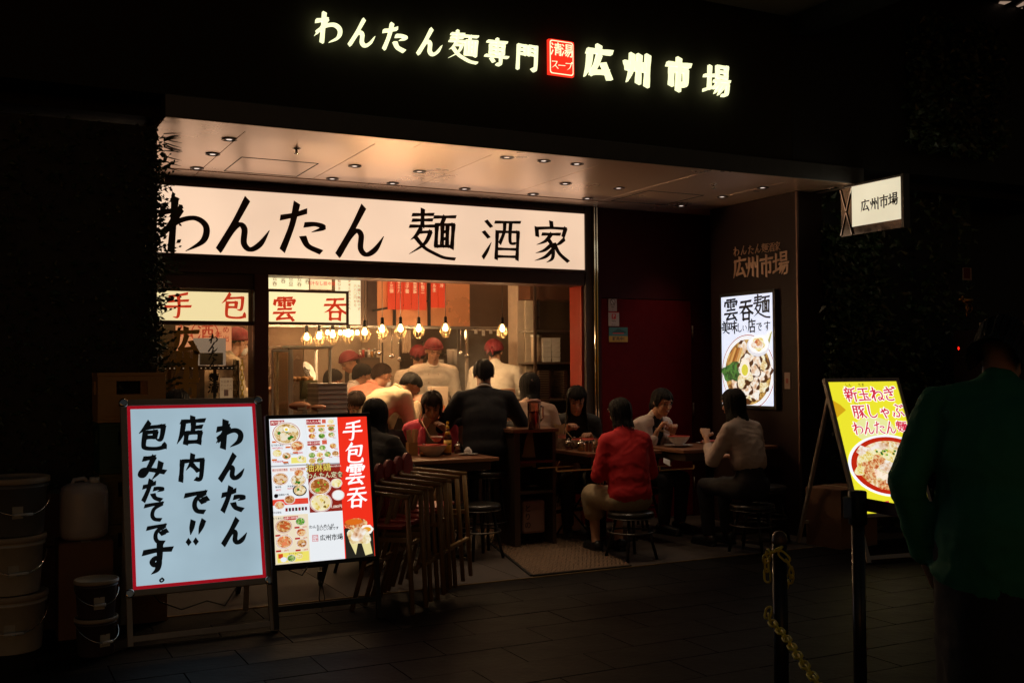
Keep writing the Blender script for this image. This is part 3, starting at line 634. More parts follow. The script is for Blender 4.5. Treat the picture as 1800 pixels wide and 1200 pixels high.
R_(.37,.165,.5,.195,'#b01824',.0008); TX('中華小皿料理',.435,.18,.023,'#fff4e8'); R_(.52,.16,.57,.19,'#d8604a',.0008)
for i in range(3): R_(.38+.1*i,.052,.46+.1*i,.066,'#e8a23a',.0008)
fds = [fd_red,fd_w,fd_bro,fd_red,fd_grn,fd_w,fd_bro,fd_grn,fd_red,fd_grn,fd_yel,fd_grn,fd_bro,fd_w,fd_grn]
for i, (u, v) in enumerate(((.42,.085),(.52,.085),(.62,.08),(.42,.13),(.52,.13),(.62,.125),(.43,.215),(.52,.215),(.63,.205),(.41,.265),(.49,.265),(.57,.262),(.65,.26),(.41,.305),(.49,.305))):
    BW(u, v, .038, fds[i], tops=[(random.choice(['#f2e0b0','#6aa032','#e8c25a','#e07a3a']),4,.22)]); TX('¥%d' % random.choice([280,380,480,550]), u+.03, v+.022, .016, '#c02838', .0022)
# middle left
R_(.01,.345,.16,.372,'#f4ded4',.0008); TX('粗びき肉汁雲呑',.085,.358,.022,'#a8141c'); R_(.18,.345,.34,.372,'#f4ded4',.0008); TX('丸ごと海老雲呑',.26,.358,.022,'#a8141c')
BW(.085,.42,.08,fd_bro,tops=[('#ecd0b0',9,.24),('#f0dc50',1,.14)]); BW(.26,.435,.078,fd_w,tops=[('#2f7a22',3,.18),('#f4ead0',5,.22)]); BW(.27,.385,.05,fd_red); BW(.27,.505,.07,fd_w,rim='#181a1c',ring='#2a2c30',tops=[('#2f7a22',2,.2),('#f8e8c0',4,.24)])
R_(.0,.56,.35,.60,'#e84834',.0007); BW(.165,.565,.055,fd_bro); BW(.065,.60,.05,fd_red); pb.mat(emi('pr','#181014',.8)).disc((.035*w,(1-.535)*h), .02*w, .02*w, .0012)
for i in range(7): R_(.12+.032*i,.622,.142+.032*i,.645,['#8a1c20','#3a2c20','#6a2c40','#30301c'][i % 4],.0009)
for i, (u, v) in enumerate(((.06,.475),(.06,.495),(.2,.475),(.2,.49),(.1,.53),(.27,.59),(.04,.65))): TX(['雲呑麺','880円','海老雲呑麺','980円(税込)','黒胡麻担々麺','辛口','平日限定'][i], u, v, .02, '#20242c' if i % 2 == 0 else '#c83038')
# middle right, red set menu
R_(.36,.335,.69,.665,'#8e2418',.0006); TX('油淋鶏',.47,.358,.085,'#5a3a10',.0010,.05); TX('油淋鶏',.47,.358,.085,'#e8d060',.0014,.01); TX('わんたん定食',.53,.412,.062,'#5a3a10',.0010,.05); TX('わんたん定食',.53,.412,.062,'#f2ecc0',.0014,.01); TX('鶏肉の甘酢だれ',.64,.35,.018,'#fff0e0')
BW(.475,.485,.115,fd_bro,tops=[('#a85a24',8,.22),('#7ab82e',9,.12)]); BW(.645,.47,.06,fd_yel); BW(.655,.555,.065,emi('pr','#eef2f0',1)); BW(.475,.60,.115,fd_yel,rim='#f0e8e0',tops=[('#f6e6b8',9,.2),('#8a6a1c',4,.12)]); TX('1,080円',.63,.635,.036,'#fff4e0',.003)
# bottom
R_(.0,.67,.34,1,'#f0e2c4',.0006); TX('とりあえず',.05,.69,.022,'#3a4a40'); R_(.1,.68,.24,.705,'#c02026',.0008); TX('中華小皿料理',.17,.692,.022,'#fff4e8')
BW(.095,.745,.085,fd_bro,rim='#e8d8c8',tops=[('#c85a2a',6,.2)]); BW(.26,.72,.052,fd_grn,tops=[('#4aa02a',6,.2)]); BW(.265,.795,.052,fd_red,tops=[('#f0c890',4,.2)]); BW(.095,.85,.085,fd_red,tops=[('#f08a5a',7,.18)]); BW(.265,.87,.055,fd_bro,tops=[('#f0e0d0',1,.3)])
R_(.02,.925,.33,.99,'#f2e46a',.0008); BW(.155,.965,.045,fd_grn); BW(.08,.97,.032,emi('pr','#e8f0f4',1)); BW(.235,.955,.03,fd_yel); R_(.03,.93,.075,.96,'#d84a20',.0010); TX('セットのごはん',.2,.935,.02,'#7a4a10')
for u, v in ((.06,.805),(.06,.91),(.25,.76),(.25,.835),(.25,.915)): R_(u-.05,v-.006,u-.0,v+.006,'#b82028',.0008); TX('280円',u+.05,v,.018,'#c83038')
TX('わんたんめんが',.47,.765,.036,'#101418',.0012,.02); TX('おいしい店です',.53,.785,.032,'#101418',.0012,.02)
pb.mat(emi('pr','#c84a50',.9))
for (u0,v0,u1,v1) in ((.37,.82,.43,.823),(.37,.862,.43,.865),(.37,.82,.374,.865),(.426,.82,.43,.865)): pb.rect(u0*w,(1-v1)*h,u1*w,(1-v0)*h,.0008)
TX('広州',.4,.833,.026,'#c84a50'); TX('市場',.4,.852,.026,'#c84a50')
pb.mat(emi('pr','#14181c',.8))
for i, ch in enumerate('広州市場'): glyph(pb, ch, (.475+.058*i)*w, (1-.845)*h, .034, 12, .0012, stp=.00003)
wh = emi('pr','#ffffff',1.05); pb.mat(wh)
for ch, v, s in (('手',.10,.118),('包',.262,.118),('雲',.415,.118),('呑',.578,.118)): glyph(pb, ch, .845*w, (1-v)*h, s, 12, .0010, shear=.12, stp=.00005, horiz=.75)
pb.mat(emi('pr','#26241e',.9)).rect(.70*w, 0, w*.995, .21*h, .0008); pb.mat(fd_red).disc((.82*w,.235*h), .12*w, .055*w, .0010); pb.mat(emi('pr','#e0701c',.95)).disc((.80*w,.25*h), .09*w, .03*w, .0011)
pb.mat(emi('pr','#fdf8f0',1)).disc((.93*w,.19*h), .075*w, .05*w, .0012, 6); pb.mat(emi('pr','#e89a28',1)).disc((.93*w,.19*h), .045*w, .025*w, .0014)
pb.mat(emi('pr','#e8dc9c',1)).quad((.74*w,.12*h,.0016),(.80*w,.02*h,.0016),(.83*w,.10*h,.0016),(.80*w,.14*h,.0016)).quad((.86*w,.12*h,.0016),(.90*w,.01*h,.0016),(.975*w,.02*h,.0016),(.95*w,.13*h,.0016))
pb.mat(food('food_dumpling2', [], 1)).disc((.845*w,.145*h), .115*w, .085*w, .0018, 26, .25); pb.mat(food('food_dumpling1', [], 1)).disc((.84*w,.16*h), .07*w, .07*w, .0021, 20, .3)
obj('print', pb, None, t, kind='stuff')
cb = MB(); cb.tube([(.05,.2,.4),(.14,.22,.28),(.22,.25,.24),(.32,.28,.36)], .004, 6).tube([(.33,.28,.38),(.335,.27,.2),(.32,.25,.1),(.34,.25,.02),(.35,.24,.1),(.335,.27,.22)], .003, 6).box((.32,.26,.2), (.345,.285,.25)); obj('power_cable', cb, m_blackp, t)

# yellow board
ea = math.atan2(-.15, 1)
t = thing('noodle_board', 'yellow lit A board with red noodle lettering behind the person in green', 'signboard', (5.705,5.626,0), ea)
M_ = board_frame(t, .68, .36, 1.378, 21, m_alu, .03, .035)
b = MB(M_); b.mat(emi('board_yellow', '#f2ea30', .95, True)).box((.03,.36,-.03), (.65,1.378,-.008)); obj('panel', b, None, t)
pb = MB(M_ @ Matrix.Translation((.03,.36,-.0075))); w, h = .62, 1.018
pb.mat(emi('pr','#e8e89c',1)).disc((.5*w,.62*h), .3*w, .1*h, .0003, 30); pb.mat(emi('pr','#d8a818',.95)).quad((0,.86*h,.0002),(.1*w,.82*h,.0002),(.16*w,.78*h,.0002),(0,.72*h,.0002))
wr = emi('pr','#fdfdf8',1.05); rd = emi('pr','#d82c48',.95)
def ol(s, x0, y, st, sz):
    for i, ch in enumerate(s):
        if ch not in G: continue
        pb.mat(wr); glyph(pb, ch, (x0+st*i)*w, y*h, sz, 26, .0008, stp=.00002); pb.mat(rd); glyph(pb, ch, (x0+st*i)*w, y*h, sz, 12, .0016, stp=.00003)
ol('新玉ねぎ', .28, .90, .19, .112); ol('豚しゃぶ', .34, .765, .19, .112); ol('わんたん麺', .26, .635, .16, .098)
pb.mat(emi('pr','#303014',.8)); txt(pb, 'しん', .28*w, .975*h, .028, .001, .01); txt(pb, 'たま', .47*w, .975*h, .028, .001, .01); txt(pb, 'とん', .34*w, .835*h, .026, .001, .01)
cx, cy = .60*w, .345*h
for k, (q, m) in enumerate(((1.0, emi('pr','#f4f6ff',1.05)),(.93, emi('pr','#c8280e',.9)),(.80, food('food_noodle', ['#7a3410','#d08a3a','#f0c88a','#fff0d0'], 34)))):
    pb.mat(m); ids = []
    for j in range(50):
        a = 2*PI*j/50; ids.append(pb.P((min(w*.998, cx+w*.60*q*math.cos(a)), cy+h*.235*q*math.sin(a), .002+.0003*k)))
    pb.F(ids)
for i in range(26):
    a = i*2.4; q = math.sqrt((25.5-i)/26)*.9; q2_ = len(pb.v); pb.mat(fd_red if i % 5 == 2 else fd_yel if i % 5 == 4 else food('food_dumpling%d' % (i % 3), [], 1)); pb.disc((min(w*.9,cx+w*.5*q*math.cos(a)), cy+h*.17*q*math.sin(a)*1.1), .05+.03*rnd(), .035+.02*rnd(), .003+.0001*i, 16, .35)
for i in range(9): pb.mat(emi('pr',['#2f7a22','#88b83a','#1f5a18'][i % 3],.9)).disc((cx+w*(rnd()-.5)*.3-.02, cy+h*(.07+rnd()*.07)), .011, .008, .0055, 10)
for i in range(5):
    y_ = cy-h*.02-i*.012; pts = [(cx-.16+.05*j, y_-.02*math.sin(j*.8)-.012*j, .0058) for j in range(6)]; pb.mat(emi('pr','#f8e0d0',1)); pb.tube(pts, .003, 5)
pb.mat(rd).quad((.13*w,.015*h,.001),(.45*w,.03*h,.001),(.44*w,.085*h,.001),(.12*w,.07*h,.001)); pb.mat(wr); txt(pb, '期間限定', .285*w, .05*h, .045, .0014, .02); bowl(pb, .72*w, .055*h, .075, fd_bro, z=.001)
obj('print', pb, None, t, kind='stuff')

# ------------------------------------------------------------ row of child chairs pushed into each other
m_bent = mat('honey_bentwood', (.24,.14,.05), .4, scale=8, stretch=(1,1,6), bump=.04); m_red = mat('red_lacquered_wood', (.34,.025,.02), .42, bump=.02)
def child_chair(label, grp):
    t = thing('child_chair', label, 'chair', (0,0,0), 0, grp)       # faces local +x
    hb = MB(); pts = []
    for a in range(-90, 91, 18): pts.append((-.13-.05*math.cos(math.radians(a)), .19*math.sin(math.radians(a)), .69+.012*math.cos(math.radians(a))))
    arm = [(.17,-.205,.665)] + [(.02,-.203,.678)] + pts + [(.02,.203,.678)] + [(.17,.205,.665)]
    obj('arm_rail', hb.tube(arm, .015, 8), m_bent, t)
    b = MB(); n = 12; w_ = .082
    out = [(-w_,.40),(-w_,.735)] + [(-w_*math.cos(PI*k/n), .735+w_*math.sin(PI*k/n)) for k in range(1, n)] + [(w_,.735),(w_,.40)]
    A = [b.P((-.150-.03*(z-.4),y,z)) for y, z in out]; B = [b.P((-.172-.03*(z-.4),y,z)) for y, z in out]
    b.F(A); b.F(B[::-1])
    for i in range(len(A)): b.F((A[i], B[i], B[(i+1) % len(A)], A[(i+1) % len(A)]))
    obj('backrest', b, m_red, t, .003)
    obj('seat', MB().box((-.15,-.16,.47), (.10,.16,.492)), m_red, t, .006)
    for y in (-.19, .19):
        obj('leg', MB().cyl((.155,y*1.05,.66), (.19,y*1.12,.0), .015, .014, 10), m_bent, t); obj('leg', MB().cyl((.0,y*1.05,.675), (-.19,y*1.12,.0), .015, .014, 10), m_bent, t)
        obj('side_rail', MB().bar((.17,y*1.06,.42), (-.08,y*1.06,.42), .016, .026), m_bent, t)
    obj('footrest', MB().bar((.178,-.19,.25), (.178,.19,.25), .026, .016), m_bent, t); obj('footrest', MB().bar((-.12,-.19,.25), (-.12,.19,.25), .026, .016), m_bent, t)
    return t
cg = 'child chairs pushed together in a row'
lab = ['wooden child chair with red back, farthest of the row and nearest the laid table', 'wooden child chair with red back, second from the laid table in the row', 'wooden child chair with red back, middle one of the row', 'wooden child chair with red back, second from the menu board in the row', 'wooden child chair with red back, nearest to the street behind the menu board']
c0 = None
for i in range(5):
    loc = (2.66-.095*i+.006*(i % 2), 6.36-.085*i, (4-i)*.012); rz = math.radians(-42+(0,1.5,-2,2.5,-1)[i])
    if c0 is None: c0 = child_chair(lab[0], cg); c0.location = loc; c0.rotation_euler = (0,0,rz)
    else: dup(c0, loc, rz, lab[i])

# ------------------------------------------------------------ mat on the threshold
m_mat = mat('brown_entrance_mat', (.24,.145,.085), .8, scale=30, var=.3, bump=.3, bscale=120)
n = m_mat.node_tree.nodes; l = m_mat.node_tree.links
wv = n.new('ShaderNodeTexWave'); wv.wave_type = 'BANDS'; wv.bands_direction = 'X'; wv.inputs['Scale'].default_value = 9; wv.inputs['Distortion'].default_value = 0
tc = n.new('ShaderNodeTexCoord'); sp = n.new('ShaderNodeSeparateXYZ'); l.new(tc.outputs['Object'], sp.inputs[0])
w2 = n.new('ShaderNodeMath'); w2.operation = 'MULTIPLY'; w2.inputs[1].default_value = 55; l.new(sp.outputs[1], w2.inputs[0]); s2 = n.new('ShaderNodeMath'); s2.operation = 'SINE'; l.new(w2.outputs[0], s2.inputs[0])
s3 = n.new('ShaderNodeMath'); s3.operation = 'MULTIPLY_ADD'; s3.inputs[1].default_value = .018; l.new(s2.outputs[0], s3.inputs[0]); l.new(sp.outputs[0], s3.inputs[2])
cb_ = n.new('ShaderNodeCombineXYZ'); l.new(s3.outputs[0], cb_.inputs[0]); l.new(sp.outputs[1], cb_.inputs[1]); l.new(cb_.outputs[0], wv.inputs[0])
bp = n.new('ShaderNodeBump'); bp.inputs['Strength'].default_value = 1; bp.inputs['Distance'].default_value = .035; l.new(wv.outputs[1], bp.inputs['Height'])
old = [x for x in n if x.type == 'BUMP' and x != bp][0]; l.new(old.outputs[0], bp.inputs['Normal']); l.new(bp.outputs[0], n['Principled BSDF'].inputs['Normal'])
tm = thing('entrance_mat', 'long brown ribbed mat with wavy relief lying on the shop floor', 'mat', (0,0,0))
A_ = Vector((3.40,6.39,.003)); d1_ = Vector((.77,-.02,0)); d2_ = Vector((.66,2.55,0)); b = MB()
ids = [b.P(p) for p in (A_, A_+d1_, A_+d1_+d2_, A_+d2_)]; idt = [b.P(p+Vector((0,0,.012))) for p in (A_, A_+d1_, A_+d1_+d2_, A_+d2_)]
b.F(idt); [b.F((ids[i], ids[(i+1) % 4], idt[(i+1) % 4], idt[i])) for i in range(4)]
obj('pile', b, m_mat, tm)
eb = MB(); P4 = [A_, A_+d1_, A_+d1_+d2_, A_+d2_]
for i in range(4): eb.bar(P4[i]+Vector((0,0,.005)), P4[(i+1) % 4]+Vector((0,0,.005)), .03, .011)
obj('rubber_edge', eb, m_blackp, tm)

# ------------------------------------------------------------ buckets, cans, crates at the left
m_tub = mat('tub_white', (.62,.56,.48), .5); m_tubl = mat('tub_lid', (.42,.32,.22), .5); m_lab = mat('paper_label', (.5,.46,.38), .7); m_tubd = mat('tub_grey', (.16,.16,.16), .5)
def tub(label, loc, r, h, grp, body=None):
    t = thing('lidded_bucket', label, 'bucket', loc, rnd()*.5, grp)
    obj('body', MB().lathe([(r*.86,0),(r*.88,.004),(r*.97,h*.82),(r*1.03,h*.825),(r*1.03,h*.86),(r*.98,h*.865),(r*.99,h*.93)], n=36), body or m_tub, t)
    obj('lid', MB().lathe([(r*1.05,h*.90),(r*1.07,h*.91),(r*1.07,h*.985),(r*1.04,h),(r*.98,h),(r*.96,h*.985),(0,h*.985)], n=36), m_tubl, t)
    hp = [(math.cos(a)*r*1.05, -abs(math.sin(a))*r*.35-r*.86*abs(math.sin(a)), h*.8-h*.42*abs(math.sin(a))) for a in [PI*k/12 for k in range(13)]]
    hd = obj('handle', MB().tube(hp, .0025, 6), m_chrome, t); obj('grip', MB().cyl(Vector(hp[5]), Vector(hp[7]), .008, None, 8), m_white, hd)
    f = frame((-r*.25,-r*.93,h*.42), (1,0,0), (0,0,1)); lm = MB(f); lm.box((0,-.03,-.004), (.05,.03,.001)); obj('label', lm, m_lab, t); return t
sg = 'three large lidded buckets stacked at the left edge'
bx, by = .20, 6.02; hh = .29
tub('large pale lidded bucket standing on the paving, bottom of the tall left stack', (bx,by,0), .165, hh, sg)
tub('large pale lidded bucket in the middle of the tall left stack', (bx-.01,by,hh+.001), .165, hh, sg)
tub('large dark bucket with pale lid on top of the tall left stack', (bx+.005,by,2*hh+.002), .165, hh, sg, m_tubd)
tub('small lidded bucket on the paving beside the message board', (.575,5.72,0), .098, .185, 'two small buckets stacked', mat('tub_dark', (.07,.05,.055), .5))
tub('small brown lidded bucket on top of the other beside the message board', (.575,5.72,.186), .10, .185, 'two small buckets stacked', mat('tub_dark', None))
m_card = mat('carton_brown', (.20,.10,.055), .75, scale=20)
def carton(label, loc, sx, sy, sz, rz=0):
    t = thing('cardboard_box', label, 'box', loc, rz)
    obj('carton', MB().box((-sx/2,-sy/2,0), (sx/2,sy/2,sz)), m_card, t, .003); obj('flap', MB().box((-sx/2+.004,-sy/2+.003,sz+.0005), (-.002,sy/2-.003,sz+.004)), m_card, t); obj('flap', MB().box((.002,-sy/2+.003,sz+.0005), (sx/2-.004,sy/2-.003,sz+.004)), m_card, t)
    obj('tape', MB().box((-.025,-sy/2-.001,sz+.0045), (.025,sy/2+.001,sz+.0055)), mat('brown_tape', (.35,.28,.18), .3), t); return t
carton('tall brown carton under the white plastic can at the far left', (.56,6.20,0), .27,.27,.50)
carton('dim brown carton behind the plastic can by the crates', (.44,6.49,.45), .30,.22,.28); carton('dim brown carton on the ground under another behind the buckets', (.44,6.48,0), .30,.22,.44)
t = thing('jerrycan', 'translucent white plastic can standing on a tall brown carton', 'can', (.56,6.20,.508), .1)
b = MB(); q = [(.10,0),(.115,.02),(.118,.06),(.118,.24),(.11,.275),(.08,.295),(.05,.30)]
b.lathe(q, n=28, sx=1.05, sy=.85); obj('body', b, mat('can_plastic', (.55,.50,.50), .35, sss=.2), t); obj('cap', MB().cyl((.05,-.02,.296), (.05,-.02,.325), .026), m_white, t); obj('handle', MB().tube([(-.07,0,.27),(-.05,0,.315),(0,0,.32),(.02,0,.30)], .012, 8), mat('can_plastic', None), t)
def crate(label, loc, m, sx=.36, sy=.30, h=.26, holes=True):
    t = thing('bottle_crate', label, 'crate', loc); w_ = .018
    b = MB(); b.box((0,0,0), (sx,sy,.015)); obj('base', b, m, t)
    def wall(nm, M_, L):
        c = MB(M_); c.box((0,0,0), (L,w_,h*.52)).box((0,0,h*.82), (L,w_,h)).box((0,0,h*.5201), (L*.27,w_,h*.8199)).box((L*.73,0,h*.5201), (L,w_,h*.8199)); c.box((-.004,-.006,h*.93), (L+.004,0,h)).box((L*.12,-.005,.02), (L*.88,0,h*.07)); obj(nm, c, m, t, .003)
    wall('side', Matrix.Translation((0,0,.0155)), sx); wall('side', Matrix.Translation((0,sy-w_,.0155)), sx)
    Rz = Matrix.Rotation(PI/2, 4, 'Z'); wall('side', Matrix.Translation((w_,w_+.001,.0155)) @ Rz, sy-2*w_-.002); wall('side', Matrix.Translation((sx,w_+.001,.0155)) @ Rz, sy-2*w_-.002); return t
p = at(172, 660, Y=6.27); cx0 = p.x; dzc = p.z-1.325
crate('ochre plastic bottle crate on top of the stack by the left planting', (cx0,6.27,1.065+dzc), mat('ochre_plastic', (.50,.27,.10), .5))
crate('dark green bottle crate under the ochre one', (cx0+.01,6.27,.785+dzc), mat('green_plastic', (.02,.07,.04), .5))
for i, z in enumerate((.505,.225)): crate(['yellowish bottle crate third from the top of the stack', 'worn brown bottle crate low in the stack by the left planting'][i], (cx0+.01,6.27,z+dzc), mat('yellow_plastic', (.12,.10,.03), .5))
carton('flat carton at the very bottom of the crate stack', (cx0+.19,6.42,0), .36,.3,.215+dzc)

# ------------------------------------------------------------ leaf walls
leafm = [mat('leaf_%d' % i, c, .45, bump=0, var=.3) for i, c in enumerate(((.02,.045,.012),(.035,.06,.02),(.05,.055,.025)))]
def leaves(mb, boxes, n, s0, s1, normal):
    for k in range(n):
        bx_ = random.choice(boxes); p = Vector([bx_[0][i]+(bx_[1][i]-bx_[0][i])*rnd() for i in range(3)])
        d = Vector((rnd()-.5, rnd()-.5, rnd()-.6)); d = (d+Vector(normal)*.5).normalized(); L = s0+(s1-s0)*rnd()
        sd = d.cross(Vector((rnd()-.5,rnd()-.5,rnd()-.5))).normalized(); nn = d.cross(sd)*.15*L; w_ = L*(.22+.18*rnd())
        i0 = mb.P(p); i1 = mb.P(p+d*L*.35+sd*w_); i2 = mb.P(p+d*L*.45+nn); i3 = mb.P(p+d*L*.35-sd*w_); i4 = mb.P(p+d*L-nn)
        mb.mi = k % 3; mb.F((i0,i1,i2)); mb.F((i0,i2,i3)); mb.F((i1,i4,i2)); mb.F((i2,i4,i3))
def leafwall(label, panel, boxes, n, s0, s1, normal, extra=None):
    t = thing('living_wall', label, 'planted wall', (0,0,0)); obj('backing', MB().box(*panel), m_black, t)
    b = MB(); b.mats = list(leafm); leaves(b, boxes, n, s0, s1, normal)
    if extra: extra(b)
    obj('foliage', b, None, t, kind='stuff'); return t
def twigs(b):
    for k in range(46):
        z = .9+1.9*rnd(); p = Vector((1.02, YA+.22+.25*rnd(), z)); pts = [p]; d = Vector((.3+rnd()*.5,-.1,rnd()-.35))
        for j in range(4): d = (d+Vector((.15*(rnd()-.5),0,.5*(rnd()-.5)))).normalized(); pts.append(pts[-1]+d*.028)
        b.mi = 0; b.tube(pts, [.0022,.002,.0016,.0012,.0008], 4)
        for j in (1,2,3,4):
            q = pts[j]; L = .018+.022*rnd(); dd = (d+Vector((rnd()-.5,0,rnd()-.5))).normalized(); s_ = Vector((-dd.z,0,dd.x))*L*.32
            b.F([b.P(q), b.P(q+dd*L*.5+s_), b.P(q+dd*L), b.P(q+dd*L*.5-s_)])
    for k in range(16):
        a = -.5+1.2*rnd(); p = Vector((1.03,YA+.22,2.62+.2*rnd())); b.mi = 0; b.tube([p, p+Vector((math.cos(a)*.05,0,math.sin(a)*.04)), p+Vector((math.cos(a)*.11,0,math.sin(a)*.07))], [.003,.0035,.0006], 4)
leafwall('dark planted wall of small leaves at the left side of the restaurant front', ((-3,YA+.27,0),(1.0,YA+.6,ZS)), [((.9,YA+.2,0),(1.035,YA+.5,ZS)),((-.6,YA+.19,.3),(.98,YA+.26,ZS))], 5200, .02, .055, (.6,-.7,0), twigs)
leafwall('dark planted wall with broad hanging leaves right of the side wall', ((6.43,6.86,0),(8.3,7.3,4.5)), [((6.43,6.72,.0),(8.2,6.86,4.4)),((6.40,6.70,1.2),(7.0,6.84,2.6)),((6.9,6.1,3.2),(7.9,6.4,4.3))], 5200, .04, .12, (0,-.8,-.3))

# ------------------------------------------------------------ barriers in the foreground
def chainlink(mb, p, d, rotn, L=.05, wd=.026, r=.0042):
    d = d.normalized(); s = d.cross(Vector((0,0,1)) if abs(d.z) < .9 else Vector((1,0,0))).normalized(); s = Quaternion(d, rotn) @ s; pts = []
    for k in range(6): a = -PI/2+PI*k/5; pts.append(p+d*(L/2-wd/2+math.cos(a)*wd/2)+s*math.sin(a)*wd/2)
    for k in range(6): a = PI/2+PI*k/5; pts.append(p+d*(-L/2+wd/2+math.cos(a)*wd/2)+s*math.sin(a)*wd/2)
    return mb.tube(pts, r, 6, closed=True)
m_chain = mat('yellow_plastic_chain', (.95,.68,.06), .4, bump=.02, var=.3)
def chain(label, pts):
    t = thing('chain', label, 'chain', (0,0,0)); pts = [Vector(p) for p in pts]; pts = [Vector(q) for q in cr([tuple(p) for p in pts], 12)]
    seg = .039; acc = 0; k = 0; last = pts[0]
    for a, c in zip(pts, pts[1:]):
        L = (c-a).length
        while acc+L >= seg:
            f_ = (seg-acc)/L; a = a+(c-a)*f_; L = (c-a).length; acc = 0
            obj('link', chainlink(MB(), a, (c-last) if (c-last).length > 1e-4 else c-a, (k % 2)*PI/2+.3), m_chain, t); last = a.copy(); k += 1
        acc += L
cpx = at(1370, 940, D=3.9); ptx, pty = cpx.x, cpx.y
t = thing('chain_post', 'slim black post with rounded brown top in the foreground', 'post', (ptx,pty,0))
ph = cpx.z
obj('pole', MB().cyl((0,0,.012), (0,0,ph-.03), .027, n=20), m_blackm, t); obj('knob', MB().lathe([(.027,ph-.03),(.028,ph-.02),(.026,ph-.002),(.017,ph+.012),(0,ph+.018)], n=20), mat('knob_brown', (.09,.05,.04), .4), t); obj('base', MB().lathe([(.15,0),(.15,.008),(.03,.02)], n=28), m_blackm, t)
A3 = lambda x, y, D: tuple(at(x, y, D=D))
chain('yellow plastic chain looped round the top of the foreground post', [A3(1350,1030,3.93), A3(1348,990,3.93), A3(1350,974,3.88), A3(1370,966,3.85), A3(1382,985,3.84), A3(1391,1003,3.86), A3(1383,1030,3.92)])
chain('yellow plastic chain slanting down from the foreground post to the right', [A3(1354,1060,3.93), A3(1352,1085,3.88), A3(1380,1118,3.7), A3(1405,1155,3.5), A3(1440,1205,3.3), A3(1470,1262,3.1)])
q = at(1507, 862, D=3.95); t = thing('belt_barrier', 'black belt barrier post with its belt pulled to the right', 'barrier', (q.x,q.y,0)); bh = q.z
obj('pole', MB().cyl((0,0,.012), (0,0,bh-.12), .024, n=20), mat('post_grey', (.06,.055,.055), .3, .6, bump=0), t); obj('head', MB().lathe([(.03,bh-.125),(.034,bh-.12),(.034,bh-.005),(.03,bh),(0,bh)], n=20), m_blackp, t, .002)
obj('slot', MB().box((-.05,-.022,bh-.10), (-.034,.022,bh-.02)), m_blackp, t, .003); obj('base', MB().lathe([(.17,0),(.17,.01),(.03,.025)], n=28), m_blackm, t)
e2 = at(1640, 884, D=3.6); bb = MB(); d = Vector((e2.x-q.x, e2.y-q.y, 0)); zc = bh-.052
bb.quad((.03,0,zc-.024), (d.x,d.y,zc-.02), (d.x,d.y,zc+.024), (.03,0,zc+.024)); bo = obj('belt', bb, mat('dark_red_belt', (.10,.012,.012), .7), t); so = bo.modifiers.new('thick', 'SOLIDIFY'); so.thickness = .002
# ------------------------------------------------------------ things at the far right
carton('dim brown carton behind the legs of the yellow board', (6.15,6.35,0), .42,.35,.45, .1)
t = thing('wall_cabinet', 'dark cabinet bar with a curved pale shelf at the far right', 'shelf', (7.55,6.0,0))
obj('shelf_board', MB().tube([(-.20,0,1.74),(0,0,1.755),(.35,0,1.755),(.6,.02,1.745)], [.012,.02,.02,.012], 10), mat('shelf_pale', (.30,.22,.16), .3), t); obj('cabinet', MB().box((-.05,.05,0), (.9,.4,1.70)), mat('cabinet_dark', (.03,.012,.01), .5), t, .005); obj('bracket', MB().bar((.12,.0,1.74), (.12,.10,1.62), .02), m_lip, t)
q = at(1697, 530, Y=5.95); t = thing('brass_ornament', 'round brass ornament with a small spoked wheel above the pale shelf', 'ornament', (q.x,q.y,q.z)); mb_ = mat('aged_brass', (.40,.20,.06), .35, 1, bump=.02)
obj('body', MB().ell((.02,0,.01), (.055,.04,.032)).tube([(-.02,0,.015),(-.05,0,.02),(-.07,0,.012)], [.014,.012,.007], 8).ell((-.03,0,.035), (.012,.006,.014)), mb_, t)
wp = [(.015+.035*math.cos(a), -.02, -.055+.035*math.sin(a)) for a in [2*PI*k/20 for k in range(20)]]; wo = obj('wheel', MB().tube(wp, .004, 6, closed=True), mb_, t)
for k in range(3): a = PI*k/3; obj('spoke', MB().cyl((.015+.035*math.cos(a),-.02,-.055+.035*math.sin(a)), (.015-.035*math.cos(a),-.02,-.055-.035*math.sin(a)), .002, n=6), mb_, wo)
obj('stand', MB().cyl((.015,0,-.02), (.015,0,q.z*0-.125), .008, n=8), mb_, t)
q = at(1700, 482, Y=6.3); t = thing('small_notice', 'dim red notice with a pale edge on the far right wall', 'notice', (q.x,q.y,q.z)); obj('sheet', MB().box((-.045,0,-.05), (.055,.01,.055)), mat('notice_pale', (.30,.20,.17), .6), t); obj('print', MB().box((-.043,-.002,-.035), (.035,-.0005,.052)), mat('notice_red', (.12,.01,.01), .6), t)
q = at(1685, 612, Y=6.0); t = thing('red_lamp', 'tiny glowing red indicator lamp beside the head of the person in green', 'lamp', (q.x,q.y,q.z)); obj('bulb', MB().ell((0,0,0), (.006,.006,.013)), emi('lamp_red', '#ff2010', 2.2), t); obj('socket', MB().cyl((0,0,.013), (0,0,.04), .006), m_blackm, t)
struct('far_right_wall', MB().box((8.32,7.3,-.03), (20,7.5,6)), m_black); struct('far_left_wall', MB().box((-14,YA+.1,-.03), (-3.01,YA+.3,6)), m_black)
t = thing('ceiling_grille', 'dark ceiling grille with warm light showing through triangular openings at the top right', 'ceiling light', (0,0,0))
for k, tri in enumerate((((1733,2),(1752,8),(1747,14),(1725,7)),((1752,10),(1758,3),(1778,3),(1765,9)),((1786,12),(1800,3),(1800,10),(1790,13)),((1782,19),(1798,14),(1794,21)))):
    b = MB(); b.F([b.P(at(x, y, Z=4.595)) for x, y in tri][::-1]); obj('opening', b, emi('grille_light', '#c8a890', .55), t)
